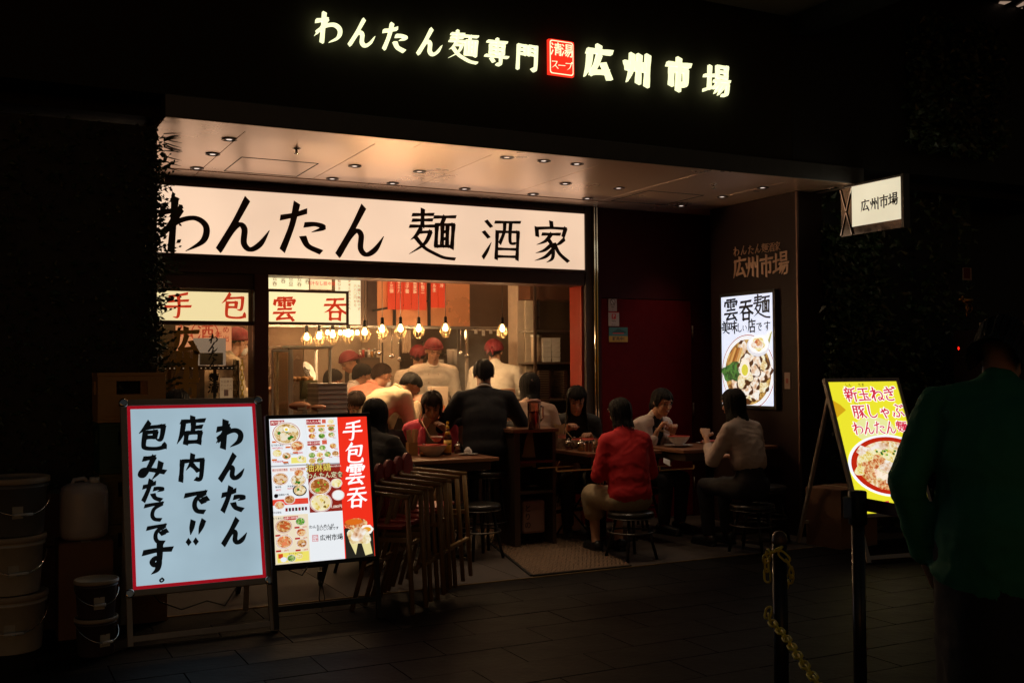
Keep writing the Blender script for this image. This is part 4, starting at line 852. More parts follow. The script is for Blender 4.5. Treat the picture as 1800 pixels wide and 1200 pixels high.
# ------------------------------------------------------------ the room behind the opening
kr = thing('kitchen_room', 'warm lit open kitchen behind the restaurant opening with steel panels and plain walls', 'kitchen', (0,0,0))
obj('back_wall', MB().box((.3,12.6,0), (8.2,12.75,2.9)), m_tilew, kr)
for x0 in (1.2,2.4,3.6,4.8,6.0): obj('wall_sheet', MB().box((x0,12.57,.2), (x0+1.19,12.598,2.6)), m_steel2 if x0 in (2.4,4.8) else m_cream, kr)
obj('side_wall', MB().box((.15,8.52,0), (.3,12.75,2.9)), m_tilew, kr); obj('side_wall', MB().box((8.2,YF+.25,0), (8.3,12.75,2.9)), m_brown, kr)
obj('ceiling', MB().box((.15,YF+.26,2.72), (8.3,12.75,2.78)), mat('room_ceiling', (.30,.20,.14), .7), kr)
def pz(x, y, D): return at(x, y, D=D)
# extractor hood with panels
hood = thing('extractor_hood', 'broad brown steel extractor hood over the kitchen with panels above the lamps', 'hood', (0,0,0))
yh = 9.75
xa = [at(x, 520, Y=yh).x for x in (600,645,663,753,826,908)]; zl = at(780, 573, Y=yh).z
hm = [m_steel2, mat('hood_dark', (.07,.04,.03), .35, .6), mat('hood_reflected_orange', (.70,.30,.14), .32, .35, var=.25, scale=3), mat('hood_reflected_orange2', (.80,.36,.17), .3, .35, var=.25, scale=2), mat('hood_brown', (.12,.075,.05), .35, .6)]  # orange reflection on the steel is put into the middle panels' base colour
for i in range(5): obj('hood_panel', MB().box((xa[i]+.002,yh,zl), (xa[i+1]-.002,yh+.02,2.7)), hm[i], hood, .002)
obj('lower_rail', MB().box((xa[0]-.8,yh-.012,zl-.03), (xa[5],yh+.03,zl-.002)), m_steel, hood, .003)
for x in (xa[3], xa[2]+.17): obj('hood_post', MB().box((x-.012,yh-.03,zl), (x+.012,yh-.002,2.7)), m_gap, hood)
p = at(700, 538, Y=yh); obj('sloping_bar', MB().bar((xa[2]-.05,yh-.02,p.z-.05), (xa[3],yh-.02,p.z+.06), .012,.018), m_gap, hood)
# glowing red strips that stand in for the menu reflected in the hood
def redboard(label, x0, x1, y0, y1, rows_, D=None):
    a = at(x0, y0, Y=yh-.05); c = at(x1, y1, Y=yh-.05); t = thing('red_menu', label, 'menu', (0,0,0)); n = len(rows_)
    for i, s in enumerate(rows_):
        w_ = (c.x-a.x)/n; xx = a.x+w_*i; obj('strip', MB().box((xx+.003,yh-.05,c.z), (xx+w_-.003,yh-.045,a.z)), emi('menu_red', '#d03818', .75, True), t)
        b = MB(frame((xx,yh-.051,0), (1,0,0), (0,0,1))); b.mat(emi('menu_cream', '#f8c890', .75)); txt(b, s, w_/2, a.z+.02, w_*.52, 0, .015, vert=True); obj('print', b, None, t, kind='stuff')
redboard('glowing red strips with pale writing, standing in for a menu reflected in the kitchen hood', 681, 750, 486, 545, ['餃子三個','春巻三八','水餃子雲','麻婆豆腐','小籠包二'])
redboard('single red banner with pale writing at the middle of the kitchen hood', 757, 783, 486, 541, ['ビール生','酒家冷'])
# steel framed pane right of the middle, cream post, shelves
def xz(x, y, Y): p = at(x, y, Y=Y); return p.x, p.z
gw = thing('glass_partition', 'steel framed dark glass partition behind the cook working in steam', 'partition', (0,0,0))
yg = 9.95; gx0, gz1 = xz(820, 576, yg); gx1, _ = xz(917, 576, yg)
for nm, q in (('frame_bar',((gx0-.012,yg-.02,1.0),(gx0+.012,yg+.02,gz1))), ('frame_bar',((gx1-.03,yg-.02,.2),(gx1,yg+.02,gz1))), ('frame_bar',((gx0+.0125,yg-.02,gz1-.03),(gx1-.0305,yg+.02,gz1)))): obj(nm, MB().box(*q), m_chrome, gw, .002)
obj('back_board', MB().box((gx0+.012,yg+.25,.2), (gx1-.03,yg+.27,gz1)), mat('dim_steel', (.10,.07,.045), .4, .5, var=.4, scale=3), gw)
for i, (x, y) in enumerate(((900,583),(917-6,582),(908,590))): p = xz(x, y, yg-.03); obj('note', MB().box((p[0]-.03,yg-.032,p[1]-.02), (p[0]+.03,yg-.028,p[1]+.02)), m_white, gw)
t = thing('cream_post', 'cream painted post beside the steel shelves at the right of the kitchen', 'post', (0,0,0)); px0, _ = xz(909, 550, 9.3); px1, _ = xz(922, 550, 9.3); px2, _ = xz(937, 550, 9.3)
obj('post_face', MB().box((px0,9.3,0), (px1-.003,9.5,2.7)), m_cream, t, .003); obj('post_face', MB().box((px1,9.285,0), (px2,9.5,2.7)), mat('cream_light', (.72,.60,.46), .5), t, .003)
sh = thing('shelf_unit', 'tall dark shelf unit holding boxes and trays at the right of the kitchen', 'shelf', (0,0,0)); ysf = 8.95
sx0, _ = xz(941, 550, ysf); sx1 = 5.62
m_dk = mat('shelf_dark', (.05,.03,.02), .5)
obj('back_board', MB().box((sx0,ysf+.45,.1), (sx1,ysf+.47,2.6)), mat('shelf_back', (.09,.055,.03), .5), sh)
z550 = xz(975, 525, ysf)[1]; obj('top_board', MB().box((sx0,ysf+.1,z550), (sx1,ysf+.44,2.6)), mat('brown_head', (.12,.05,.025), .6), sh)
shz = [xz(975, y, ysf)[1] for y in (580,636,701)]
for z in shz: obj('shelf_board', MB().box((sx0,ysf,z-.02), (sx1,ysf+.44,z)), m_steel, sh, .003)
for x in (sx0-.001, sx1): obj('upright', MB().box((x-.012,ysf-.004,.1), (x+.012,ysf+.02,2.6)), m_dk, sh)
obj('cupboard_door', MB().box((sx0+.012,ysf+.02,xz(950,576,ysf)[1]), (xz(951,576,ysf)[0],ysf+.04,xz(950,530,ysf)[1])), m_steel, sh, .002)
bgp = 'white foam boxes on the dark shelf'
for i, x in enumerate((964, 980)):
    for k in range(5):
        a, _ = xz(x-7, 600, ysf); c, _ = xz(x+7.5, 600, ysf); t = thing('foam_box', 'small white box, %s of the %s stack on the middle shelf' % (['bottom one','second from the bottom','middle one','second from the top','top one'][k], ['left','right'][i]), 'box', (a, ysf+.03, shz[1]+.001+k*.047), 0, bgp)
        obj('box_body', MB().box((0,0,0), (c-a,.14,.034)), m_white, t, .003); obj('box_lid', MB().box((-.003,-.003,.0345), (c-a+.003,.143,.045)), m_white, t, .003)
t = thing('steel_canister', 'pale canister left of the white boxes on the middle shelf', 'canister', (xz(951,600,ysf)[0], ysf+.1, shz[1]+.001)); obj('body', MB().cyl((0,0,0), (0,0,.24), .05), m_cream, t); obj('lid', MB().cyl((0,0,.2405), (0,0,.262), .053), m_white, t)
tgp = 'steel trays piled on the lower shelf'
for i, (x, w_, cnt) in enumerate(((959, 19, 12), (996, 6, 12))):
    a, _ = xz(x-w_/2, 670, ysf); c, _ = xz(x+w_/2, 670, ysf)
    for k in range(cnt):
        t = thing('steel_tray', 'shallow steel tray, %s from the bottom of the %s pile' % (['first','second','third','fourth','fifth','sixth','seventh','eighth','ninth','tenth','eleventh','twelfth'][k], ['wide left','narrow right'][i]), 'tray', (a, ysf+.02, shz[2]+.001+k*.0228), 0, tgp+' '+['left','right'][i])
        obj('tray_body', MB().box((0,0,0), (c-a,.2,.016)), m_steel2, t); obj('rim', MB().box((c-a-.012,-.006,.0162), (c-a+.004,.2,.021)), m_chrome, t); obj('front_rim', MB().box((0,-.004,.0162), (c-a-.0125,.006,.0205)), m_steel, t)
# counter
cp = mat('counter_wood', (.30,.15,.07), .35, stretch=(1,7,7), scale=8, bump=.04, var=.3)
ct = thing('counter', 'dark eating counter round the kitchen where customers sit', 'counter', (0,0,0))
obj('counter_top', MB().box((3.58,8.42,.95), (4.92,8.80,.985)), cp, ct, .004); obj('counter_top', MB().box((3.58,8.802,.95), (3.95,11.4,.985)), cp, ct, .004)
obj('counter_front', MB().box((3.62,8.50,0), (4.92,8.76,.948)), m_dk, ct); obj('counter_front', MB().box((3.66,8.762,0), (3.93,11.4,.948)), m_dk, ct)
obj('upper_ledge', MB().box((3.98,8.83,1.0), (4.9,8.98,1.12)), m_steel2, ct, .004); obj('upper_ledge', MB().box((3.96,8.985,1.0), (4.10,11.4,1.12)), m_steel2, ct, .004)
rg = thing('cooking_range', 'steel cooking range inside the kitchen in front of the cooks', 'stove', (0,0,0)); obj('range_body', MB().box((4.12,9.0,0), (5.0,9.3,1.0)), m_steel, rg, .005)
for x in (4.4,4.75): obj('pot', MB().lathe([(.10,1.001),(.11,1.02),(.11,1.12),(.115,1.125),(.105,1.12),(.10,1.03),(0,1.03)], (x,9.15,0), 20), m_steel, rg)
# white cabinets on the back, towel, flue
eq = thing('wall_fridge', 'tall cream kitchen refrigerator against the back wall left of the cook in white', 'refrigerator', (0,0,0)); a, z1 = xz(664, 585, 11.9); c, z0 = xz(703, 661, 11.9)
obj('cabinet', MB().box((a,11.9,.3), (c,12.5,z1)), m_cream, eq, .006); obj('door_panel', MB().box((a+.02,11.885,z0), (c-.02,11.899,z1-.03)), mat('cream_light', None), eq, .004); obj('handle', MB().box((a+.04,11.87,z0+.1), (a+.055,11.884,z0+.4)), m_chrome, eq)
t = thing('hanging_towel', 'pale cloth hanging under the rail beside the kitchen refrigerator', 'towel', (0,0,0)); a, z1 = xz(707, 580, 11.6); c, z0 = xz(722, 618, 11.6); b = MB(); n_ = 10
for k in range(n_): u0 = a+(c-a)*k/n_; u1 = a+(c-a)*(k+1)/n_; b.quad((u0,11.6+.012*math.sin(k*1.7),z0-.02*(k % 2)),(u1,11.6+.012*math.sin(k*1.7+1.7),z0-.02*((k+1) % 2)),(u1,11.6,z1),(u0,11.6,z1))
o = obj('cloth', b, m_cream, t); o.modifiers.new('thick', 'SOLIDIFY').thickness = .006
t = thing('dark_cupboard', 'dark kitchen cupboard with jars on top behind the seated men', 'cupboard', (0,0,0)); a, z1 = xz(630, 628, 11.6); c, _ = xz(668, 628, 11.6); obj('cupboard_body', MB().box((a,11.6,.2), (c,12.1,z1)), m_dk, t, .004); obj('door', MB().box((a+.02,11.585,.5), (c-.02,11.599,z1-.03)), mat('shelf_back', None), t)
for k in range(6):
    x = a+.05+k*.035; j = thing('sauce_jar', 'small %s jar on top of the dark cupboard, number %s from the left' % (['steel','red','dark','white','amber','steel'][k], ['one','two','three','four','five','six'][k]), 'jar', (x,11.68,z1+.001)); hh = .07+.02*(k % 2)
    obj('body', MB().cyl((0,0,0), (0,0,hh), .016, n=12), [m_steel, mat('jar_red', (.4,.03,.02), .4), m_dk, m_white, mat('jar_amber', (.4,.2,.05), .4), m_steel][k], j); obj('lid', MB().cyl((0,0,hh+.0005), (0,0,hh+.014), .0165, n=12), m_white if k != 3 else m_red, j)
for i, (x, r_) in enumerate(((792,8),(803,7),(812,8),(821,6))):
    p = pz(x, 626, 12.2); t = thing('paper_cup_stack', 'pale stack of takeaway cups, %s of the four behind the white dressed cook' % on[i], 'cups', (p.x,p.y,p.z-.10)); obj('cups', MB().lathe([(.035,0),(.045,.17),(.047,.175),(.036,.18),(0,.18)], n=16), m_white, t)
t = thing('cup_shelf', 'steel wall shelf carrying the stacked takeaway cups', 'shelf', (0,0,0)); p = pz(805, 641, 12.2); obj('shelf_board', MB().box((p.x-.4,p.y-.12,p.z-.03), (p.x+.4,p.y+.2,p.z-.005)), m_steel, t)
for k in range(4): obj('plate', MB().lathe([(.05,0),(.10,.02),(.10,.025),(0,.01)], (p.x-.28,p.y,p.z+.0+.012*k), 18), m_white, t)
# ceiling lights of the kitchen
for i, (x, y) in enumerate(((2.0,9.5),(3.2,10.5),(4.6,10.3),(5.6,9.6),(1.4,11.2))):
    t = thing('kitchen_light', 'long warm tube light on the kitchen ceiling, %s from the left' % on[[1,2,3,4,0][i]], 'ceiling light', (x,y,2.70))
    obj('housing', MB().box((-.6,-.09,0), (.6,.09,.019)), m_white, t); obj('tube', MB().box((-.58,-.07,-.012), (.58,.07,-.001)), emi('kitchen_tube', '#ffbe80', 30, True), t)
# ------------------------------------------------------------ caged pendant bulbs
bm_ = emi('bulb_glow', '#ffd890', 14, False); cage = mat('brass_cage', (.45,.30,.14), .35, .9, bump=0)
def pendant(label, loc, grp, e=7, s=1.0, ztop=2.715):
    t = thing('pendant_lamp', label, 'lamp', loc, rnd()*3, grp); x = ztop-loc[2]
    obj('cord', MB().cyl((0,0,.075*s), (0,0,x), .0022, n=6), m_blackp, t); obj('socket', MB().lathe([(.006,.10*s),(.014,.095*s),(.015,.05*s),(.018,.045*s),(.018,.035*s)], n=14), m_blackm, t)
    obj('bulb', MB().lathe([(.010,.035),(.013,.022),(.022,.004),(.024,-.008),(.019,-.022),(.008,-.03),(0,-.031)], n=16), bm_, t)
    b = MB()
    for k in range(8):
        a = 2*PI*k/8; b.tube([(r_*s*math.cos(a), r_*s*math.sin(a), z*s) for r_, z in ((.016,.045),(.036,.01),(.048,-.025),(.036,-.06),(.022,-.085))], .0016, 4)
    for r_, z in ((.048,-.025),(.022,-.085)): b.tube([(r_*s*math.cos(2*PI*k/16), r_*s*math.sin(2*PI*k/16), z*s) for k in range(16)], .0016, 4, closed=True)
    obj('cage', b, cage, t, kind='stuff')
    d = bpy.data.lights.new('filament', 'POINT'); d.energy = e; d.color = (1,.62,.30); d.shadow_soft_size = .03; o = bpy.data.objects.new('filament', d); COL.objects.link(o); o.parent = t; o.location = (0,0,-.005); return t
for i, (x, y, D) in enumerate(((672,578,9.0),(704,577,8.95),(736,577,8.9),(783,576,8.75),(883,577,8.9))):
    p = at(x, y, Y=8.6); pendant(['caged bulb hanging left of the other lamps over the counter','caged bulb second from the left over the counter','caged bulb third from the left over the counter','caged bulb over the cook in white, hung by a short cord','caged bulb alone at the right over the cook in the steam'][i], tuple(p), 'caged bulbs over the counter', 30.0)
for i, (x, y) in enumerate(((539,592),(561,590),(585,587),(612,586),(641,583))):
    p = pz(x, y, 9.25-.05*i); pendant('caged bulb at the left inside over the glass cabinets, %s from the left' % on[i], tuple(p), 'caged bulbs inside at the left', 14.0)
for i, x in enumerate((563,576,598,606,618,628)):
    p = pz(x, 584, 12.0); pendant('tiny far bulb deep in the room, %s from the left' % on[i], tuple(p), 'far bulbs deep in the room', 1.5, .8)
# ------------------------------------------------------------ inside, left: cabinet, trays, window goods
fc = thing('front_counter', 'dark low counter just inside the opening with cabinet and trays on it', 'counter', (0,0,0)); obj('body', MB().box((2.12,8.50,0), (3.0,8.98,.93)), m_dk, fc, .004); obj('top', MB().box((2.10,8.48,.9305), (3.02,9.0,.95)), m_steel2, fc, .003)
cs = thing('glass_cabinet', 'white framed glass display cabinet just inside left of the opening', 'cabinet', (0,0,0)); yc = 8.52
x0, z1 = xz(508, 612, yc); x1, _ = xz(583, 612, yc); z0 = .951; fw2 = .022
for q in (((x0,yc,z0),(x0+fw2*1.6,yc+.03,z1)), ((x1-fw2,yc,z0),(x1,yc+.03,z1)), ((x0,yc+.40,z0),(x0+fw2,yc+.43,z1)), ((x1-fw2,yc+.40,z0),(x1,yc+.43,z1)), ((x0-.06,yc-.01,z1+.0005),(x1+.01,yc+.44,z1+.022)), ((x0,yc+.031,z0),(x0+fw2,yc+.399,z0+.02))):
    obj('frame_post', MB().box(*q), mat('cabinet_cream', (.86,.80,.70), .45), cs, .003)
obj('pane', MB().box((x0+.04,yc+.01,z0), (x1-fw2-.002,yc+.015,z1-.001)), glass, cs)
ld = MB(); xl0, _ = xz(477, 615, yc-.05); obj('open_door_frame', MB().box((xl0,yc-.06,z0),(xl0+.014,yc-.045,z1-.01)).box((x0-.022,yc-.06,z0),(x0-.004,yc-.045,z1-.01)).box((xl0+.0145,yc-.06,z1-.03),(x0-.0225,yc-.045,z1-.01)), mat('cabinet_cream', None), cs, .002, 'stuff')
obj('door_pane', MB().box((xl0+.015,yc-.055,z0), (x0-.023,yc-.05,z1-.031)), glassmat('hazy_glass', (.85,.8,.72), .25, .15), cs)
for k in range(7): obj('bread_roll', MB().ell((x0+.10+.05*k, yc+.25+.02*(k % 2), z1-.25-.0*k), (.035,.03,.022)), mat('bun_brown', (.45,.22,.08), .6), cs) if k < 4 else None
p = at(538, 655, Y=yc+.34); co = thing('colander', 'white perforated plastic colander leaning inside the glass cabinet', 'colander', tuple(p)); b = MB(Matrix.Rotation(.95, 4, 'X') @ Matrix.Rotation(.7, 4, 'Y')); b.lathe([(.02,0),(.06,.014),(.085,.035),(.09,.036),(.082,.03),(.055,.008),(.02,-.008)], n=24); obj('bowl', b, m_white, co)
hb = MB(Matrix.Rotation(.95, 4, 'X') @ Matrix.Rotation(.7, 4, 'Y'))
for i in range(-3, 4):
    for j in range(-3, 4):
        if i*i+j*j < 9: hb.box((i*.016-.0045,j*.016-.0045,-.004+.0020*(i*i+j*j)), (i*.016+.0045,j*.016+.0045,.003+.0024*(i*i+j*j)))
obj('holes', hb, m_dk, co, kind='stuff')
tx0, _ = xz(553, 700, 8.50); tx1, _ = xz(605, 700, 8.50); zt = xz(580, 673, 8.50)[1]; nt = 9; th = (zt-.951)/nt; m_tray = mat('grey_tray', (.48,.43,.41), .45)
for k in range(nt):
    t = thing('stacked_tray', 'grey plastic food tray, %s of the stack beside the glass cabinet' % ['lowest','second from the bottom','third from the bottom','fourth from the bottom','middle one','fourth from the top','third from the top','second from the top','topmost'][k], 'tray', (0,0,.951+k*th), 0, 'grey plastic trays in one stack')
    obj('tray_body', MB().box((tx0+.004,8.405,0), (tx1-.004,8.72,th*.72)), m_tray, t, .003); obj('rim', MB().box((tx0,8.40,th*.725), (tx1,8.725,th*.97)), mat('grey_tray_rim', (.68,.62,.58), .4), t, .002)
t = thing('olive_folder', 'olive green board leaning inside behind the grey trays', 'board', (0,0,0)); a, z1 = xz(527, 668, 8.75); c, z0 = xz(552, 697, 8.75); obj('board', MB().box((a,8.75,z0-.02), (c+.03,8.76,z1)), mat('olive', (.14,.13,.06), .6), t); obj('edge', MB().bar((a,8.745,z0), (a+.03,8.745,z1+.01), .006), m_blackp, t)
for i, (x, y, s_) in enumerate(((527,713,.05),(560,716,.035))):
    p = pz(x, y, 8.45); t = thing('snack_bag', ['orange and white paper bag on the counter before the glass cabinet','small round orange pot in front of the grey trays'][i], 'bag', tuple(p)); b = MB(); b.ell((0,0,0), (s_*1.8,s_,s_*.7)); obj('bag_body', b, mat('bag_orange', (.55,.22,.10), .5), t); obj('bag_top', MB().box((-s_*.6,-s_*.9,-s_*.6), (s_*.9,-s_*.4,s_*.1)), m_cream, t, .004)
# goods behind the left window
yw = YF+.45
def panelx(name, label, cat, p0, p1, Y, m, th_=.01):
    a = at(*p0, Y=Y); c = at(*p1, Y=Y); t = thing(name, label, cat, (0,0,0)); obj('sheet', MB().box((a.x,Y,c.z), (c.x,Y+th_,a.z)), m, t); return t, a, c
t, a, c = panelx('orange_poster', 'orange paper poster with a circled red character behind the left window', 'poster', (309,572), (407,616), yw+.1, emi('orange_paper', '#dd8f5e', .8, True))
b = MB(frame((0,yw+.098,0), (1,0,0), (0,0,1))); b.mat(emi('orange_ink', '#b83a22', .7)); p = at(360, 585, Y=yw+.1)
glyph(b, '酒', p.x, p.z, .13, 10, .0004, stp=.0001); b.tube([(p.x+.105*math.cos(2*PI*k/28), p.z+.095*math.sin(2*PI*k/28), .0005) for k in range(28)], .004, 4, closed=True)
for s, x, y, z in (('ボ',318,587,.06),('興',333,588,.06),('年',384,589,.06),('め',397,580,.06),('出',397,596,.055),('不',318,574,.05)): q = at(x, y, Y=yw+.1); txt(b, s, q.x, q.z, z, .0004, .01)
obj('print', b, None, t, kind='stuff')
panelx('pale_menu_sheet', 'pale grey sheet fixed behind the gold letters of the left window', 'sheet', (340,594), (397,642), yw-.05, emi('pale_sheet', '#a08870', .55, True))
panelx('grey_screen_back', 'grey back of a small monitor below the pale sheet in the left window', 'monitor', (352,620), (392,641), yw-.08, mat('monitor_grey', (.20,.17,.15), .5), .03)
t = thing('window_shelf', 'black perforated shelf rail across the left window interior', 'shelf', (0,0,0)); a = at(282, 646, Y=yw-.12); c = at(412, 643, Y=yw-.12); obj('rail', MB().box((a.x,yw-.13,c.z-.03), (c.x,yw-.1,c.z)), m_blackm, t); b = MB()
for k in range(16): b.box((a.x+.03+k*.034,yw-.132,c.z-.02), (a.x+.04+k*.034,yw-.1305,c.z-.012))
obj('holes', b, emi('rail_hole', '#b09070', .6), t, kind='stuff')
for x in (378, 298): a = at(x, 645, Y=yw-.1); obj('upright', MB().box((a.x-.012,yw-.1,0), (a.x+.012,yw-.08,a.z)), m_blackm, t)
t, a, c = panelx('price_sheet', 'paper price list with small boxes standing in the left window', 'sheet', (387,664), (409,700), yw-.2, emi('price_sheet', '#b08a62', .5, True))
b = MB(frame((0,yw-.202,0), (1,0,0), (0,0,1))); b.mat(emi('price_ink', '#604030', .4)); w_ = c.x-a.x
for k in range(3): txt(b, ['お品書き','わんたん','三八〇円'][k], a.x+w_*.5, a.z-.03-.03*k, .022, .0004)
b.rect(a.x+w_*.3, c.z+.02, a.x+w_*.65, c.z+.07, .0004); obj('print', b, None, t, kind='stuff')
for i, (x, w_) in enumerate(((418,3.5),)):
    p = at(x, 635, Y=YF-.12); t = thing('furled_chain_post', 'black pole with looped chains standing inside the left window', 'pole', (p.x,YF-.12+.5,0)); p2 = at(x, 633, Y=YF+.38); t.location.x = p2.x; obj('pole', MB().cyl((0,0,0), (0,0,p2.z), .013, n=12), m_blackm, t); mcc = mat('grey_chain', (.20,.16,.10), .4, .4)
    for dx, cc in ((-.035,mcc),(-.02,mcc),(.03,m_chain)):
        for k in range(11): obj('link', chainlink(MB(), Vector((dx,-.02,p2.z-.02-.04*k)), Vector((0,0,-1)), (k % 2)*PI/2+.4, .05, .024, .004), cc, t)
# gold and dark letters on the pane
t = thing('window_lettering', 'gold and black painted restaurant name running down the left window pane', 'sign', (0,0,0)); F = frame((0,YF+.036,0), (1,0,0), (0,0,1)); gold = mat('gold_leaf', (.55,.30,.06), .4, .4, bump=0)
for ch, x, y in (('広',327,600),('州',327,641),('市',327,684)): q = at(x, y, Y=YF+.036); b = MB(F); glyph(b, ch, q.x, q.z, .205, 19, 0, .0015, stp=.0001); obj('letter', b, gold, t)
dk = mat('pane_black', (.02,.015,.008), .5, bump=0)
for ch, x, y in (('わ',375,595),('ん',375,610),('た',375,625),('ん',375,640),('麺',375,664),('酒',375,682)): q = at(x, y, Y=YF+.036); b = MB(F); glyph(b, ch, q.x, q.z, .072, 16, 0, .001, stp=.0001, shear=.15); obj('letter', b, dk, t)
# deeper dark cabinet for the left window interior
obj('inner_cabinet', MB().box((.5,yw+.35,0), (1.75,yw+.7,1.62)), m_dk, kr); obj('inner_cabinet', MB().box((.5,yw+.16,1.60), (1.6,yw+.3,1.9)), mat('shelf_back', None), kr)

# bowls, ladles and order slips round the cooks
for i in range(7):
    t = thing('stacked_bowl_pile', 'pile of white noodle bowls on the kitchen ledge, %s from the left' % on[i], 'bowls', (4.05+.12*i, 8.9, 1.121), 0, 'bowl piles on the ledge') if i < 7 else None
    for k in range(2+i % 3): obj('bowl', MB().lathe([(.025,0),(.045,.03),(.05,.04),(.046,.038),(0,.01)], (0,0,.014*k), 18), m_white, t)
for i in range(5):
    p = at((668,690,703,811,822)[i], 590, Y=9.7); t = thing('hanging_ladle', 'steel ladle hanging from the rail under the hood, %s from the left' % (on+['eighth'])[i], 'ladle', (p.x,9.72,zl-.03), rnd(), 'ladles under the hood')
    obj('shaft', MB().cyl((0,0,0), (0,0,-.22-.03*(i % 3)), .003, n=6), m_chrome, t); obj('scoop', MB().ell((0,0,-.24-.03*(i % 3)), (.03,.02,.022), 10, 6), m_chrome, t)
for i in range(6):
    p = at(836+i*13, 578, Y=yg-.05); t = thing('order_slip', 'small paper order slip hanging by the steel partition, %s from the left' % on[i], 'paper', (p.x,yg-.06,p.z), 0, 'order slips'); obj('slip', MB().box((-.018,0,-.05-.02*(i % 2)), (.018,.002,0)), m_white, t)
# ------------------------------------------------------------ tables and what stands on them
def table(label, x0, y0, x1, y1, z, cat='table'):
    t = thing('dining_table', label, cat, ((x0+x1)/2,(y0+y1)/2,0)); w_, d_ = (x1-x0)/2, (y1-y0)/2
    obj('table_top', MB().box((-w_,-d_,z-.028), (w_,d_,z)), m_table, t, .004); obj('apron', MB().box((-w_+.05,-d_+.04,z-.095), (w_-.05,d_-.04,z-.0285)), mat('apron_dark', (.06,.035,.02), .5), t, .003)
    obj('column', MB().cyl((0,0,.03), (0,0,z-.096), .035, n=14), m_blackm, t); obj('base_plate', MB().box((-.22,-.2,0), (.22,.2,.018)), m_blackm, t, .006); return t
table('small wooden table with condiments in front of the woman in pink', 2.74, 7.20, 3.56, 7.80, .74)
table('small wooden table before the long haired woman in black', 4.29, 7.12, 4.98, 7.85, .74)
table('wooden table against the side wall below the bright screen', 5.12, 7.02, 6.10, 7.62, .74)
sv = thing('serving_cabinet', 'tall dark open cabinet with a tea jug on top between the tables', 'cabinet', (0,0,0)); X0, X1, Y0, Y1, zc_ = 3.80, 4.17, 7.42, 7.80, .93
obj('top', MB().box((X0-.02,Y0-.02,zc_-.03), (X1+.02,Y1,zc_)), m_table, sv, .004); obj('side', MB().box((X0,Y0,0), (X0+.05,Y1-.01,zc_-.031)), m_dk, sv); obj('side', MB().box((X1-.03,Y0,0), (X1,Y1-.01,zc_-.031)), m_dk, sv); obj('shelf_board', MB().box((X0+.051,Y0,.42), (X1-.031,Y1-.01,.44)), m_dk, sv)
obj('shelf_board', MB().box((X0+.051,Y0,.66), (X1-.031,Y1-.01,.68)), mat('shelf_red', (.12,.012,.012), .5), sv); obj('back', MB().box((X0+.051,Y1-.03,.02), (X1-.031,Y1-.011,zc_-.032)), m_gap, sv)
t = thing('paper_sack', 'white sack with dark writing low in the serving cabinet', 'bag', (X0+.2,Y0+.15,.1)); obj('sack', MB().box((-.1,-.1,0), (.1,.1,.26)), mat('sack_dim', (.25,.15,.13), .7), t, .02); b = MB(frame((-.06,-.1015,.13), (1,0,0), (0,0,1))); txt(b, 'とりの', .0, .10, .06, 0, .02, vert=True); b2 = b; obj('print', b2, mi, t, kind='stuff')
def lathe_thing(name, label, cat, loc, parts, grp=None):
    t = thing(name, label, cat, loc, rnd()*2, grp)
    for nm, prof, m in parts: obj(nm, MB().lathe(prof, n=20), m, t)
    return t
g_clear = glassmat('jar_glass', (.93,.88,.82), .3, .05); tea = mat('tea', (.35,.08,.03), .2, bump=0, trans=0); musta = mat('mustard', (.75,.38,.03), .5); chil = mat('chili_oil', (.20,.015,.008), .3); m_steel_l = mat('bright_steel', (.6,.52,.45), .25, 1, bump=0)
p = pz(939, 756, 8.35); t = thing('tea_jug', 'clear plastic jug of reddish tea on the serving cabinet behind the laid table', 'jug', (p.x,p.y,zc_+.001), .3); jm = glassmat('jug_plastic', (.95,.62,.52), .35, .08)
obj('jug_body', MB().lathe([(.050,0),(.054,.004),(.058,.20),(.060,.205)], n=24, sx=1.0, sy=.8), jm, t); obj('tea', MB().lathe([(.046,.006),(.050,.14),(0,.14)], n=24, sy=.8), mat('tea_light', (.40,.09,.04), .35, bump=0), t); obj('lid', MB().lathe([(.062,.2055),(.060,.225),(.03,.235),(0,.236)], n=24, sy=.8), mat('lid_pink', (.45,.20,.15), .35), t); obj('handle', MB().tube([(.055,0,.18),(.10,0,.17),(.10,0,.08),(.055,0,.05)], .008, 8), jm, t)
def jar(loc, fill, which, steel=True):
    return lathe_thing('condiment_jar', which, 'jar', loc, [('glass', [(.030,0),(.033,.004),(.034,.05),(.033,.056)], g_clear), ('filling', [(.028,.003),(.030,.028),(0,.028)], fill), ('lid', [(.034,.0565),(.030,.068),(.010,.074),(.008,.080),(.013,.086),(.008,.093),(0,.094)], m_steel_l if steel else g_clear)])
def chopholder(loc, label, n=26, tall=.11, m=m_steel_l, flare=.35):
    t = thing('chopstick_holder', label, 'holder', loc); s_ = .038
    obj('holder', MB().box((-s_,-s_*.8,0), (s_,s_*.8,.004)).box((-s_,-s_*.8,.0041), (-s_+.003,s_*.8,tall)).box((s_-.003,-s_*.8,.0041), (s_,s_*.8,tall)).box((-s_+.0031,-s_*.8,.0041), (s_-.0031,-s_*.8+.003,tall)).box((-s_+.0031,s_*.8-.003,.0041), (s_-.0031,s_*.8,tall)), m, t)
    for k in range(n):
        x = (rnd()*2-1)*.026; y = (rnd()*2-1)*.02; obj('chopsticks', MB().bar((x,y,.006), (x*(1+flare)+ (x/abs(x) if x else 1)*.012,y*1.3,.185+.02*rnd()), .009, .0045), mat('chopstick_wood', (.55,.36,.19), .55), t)
    return t
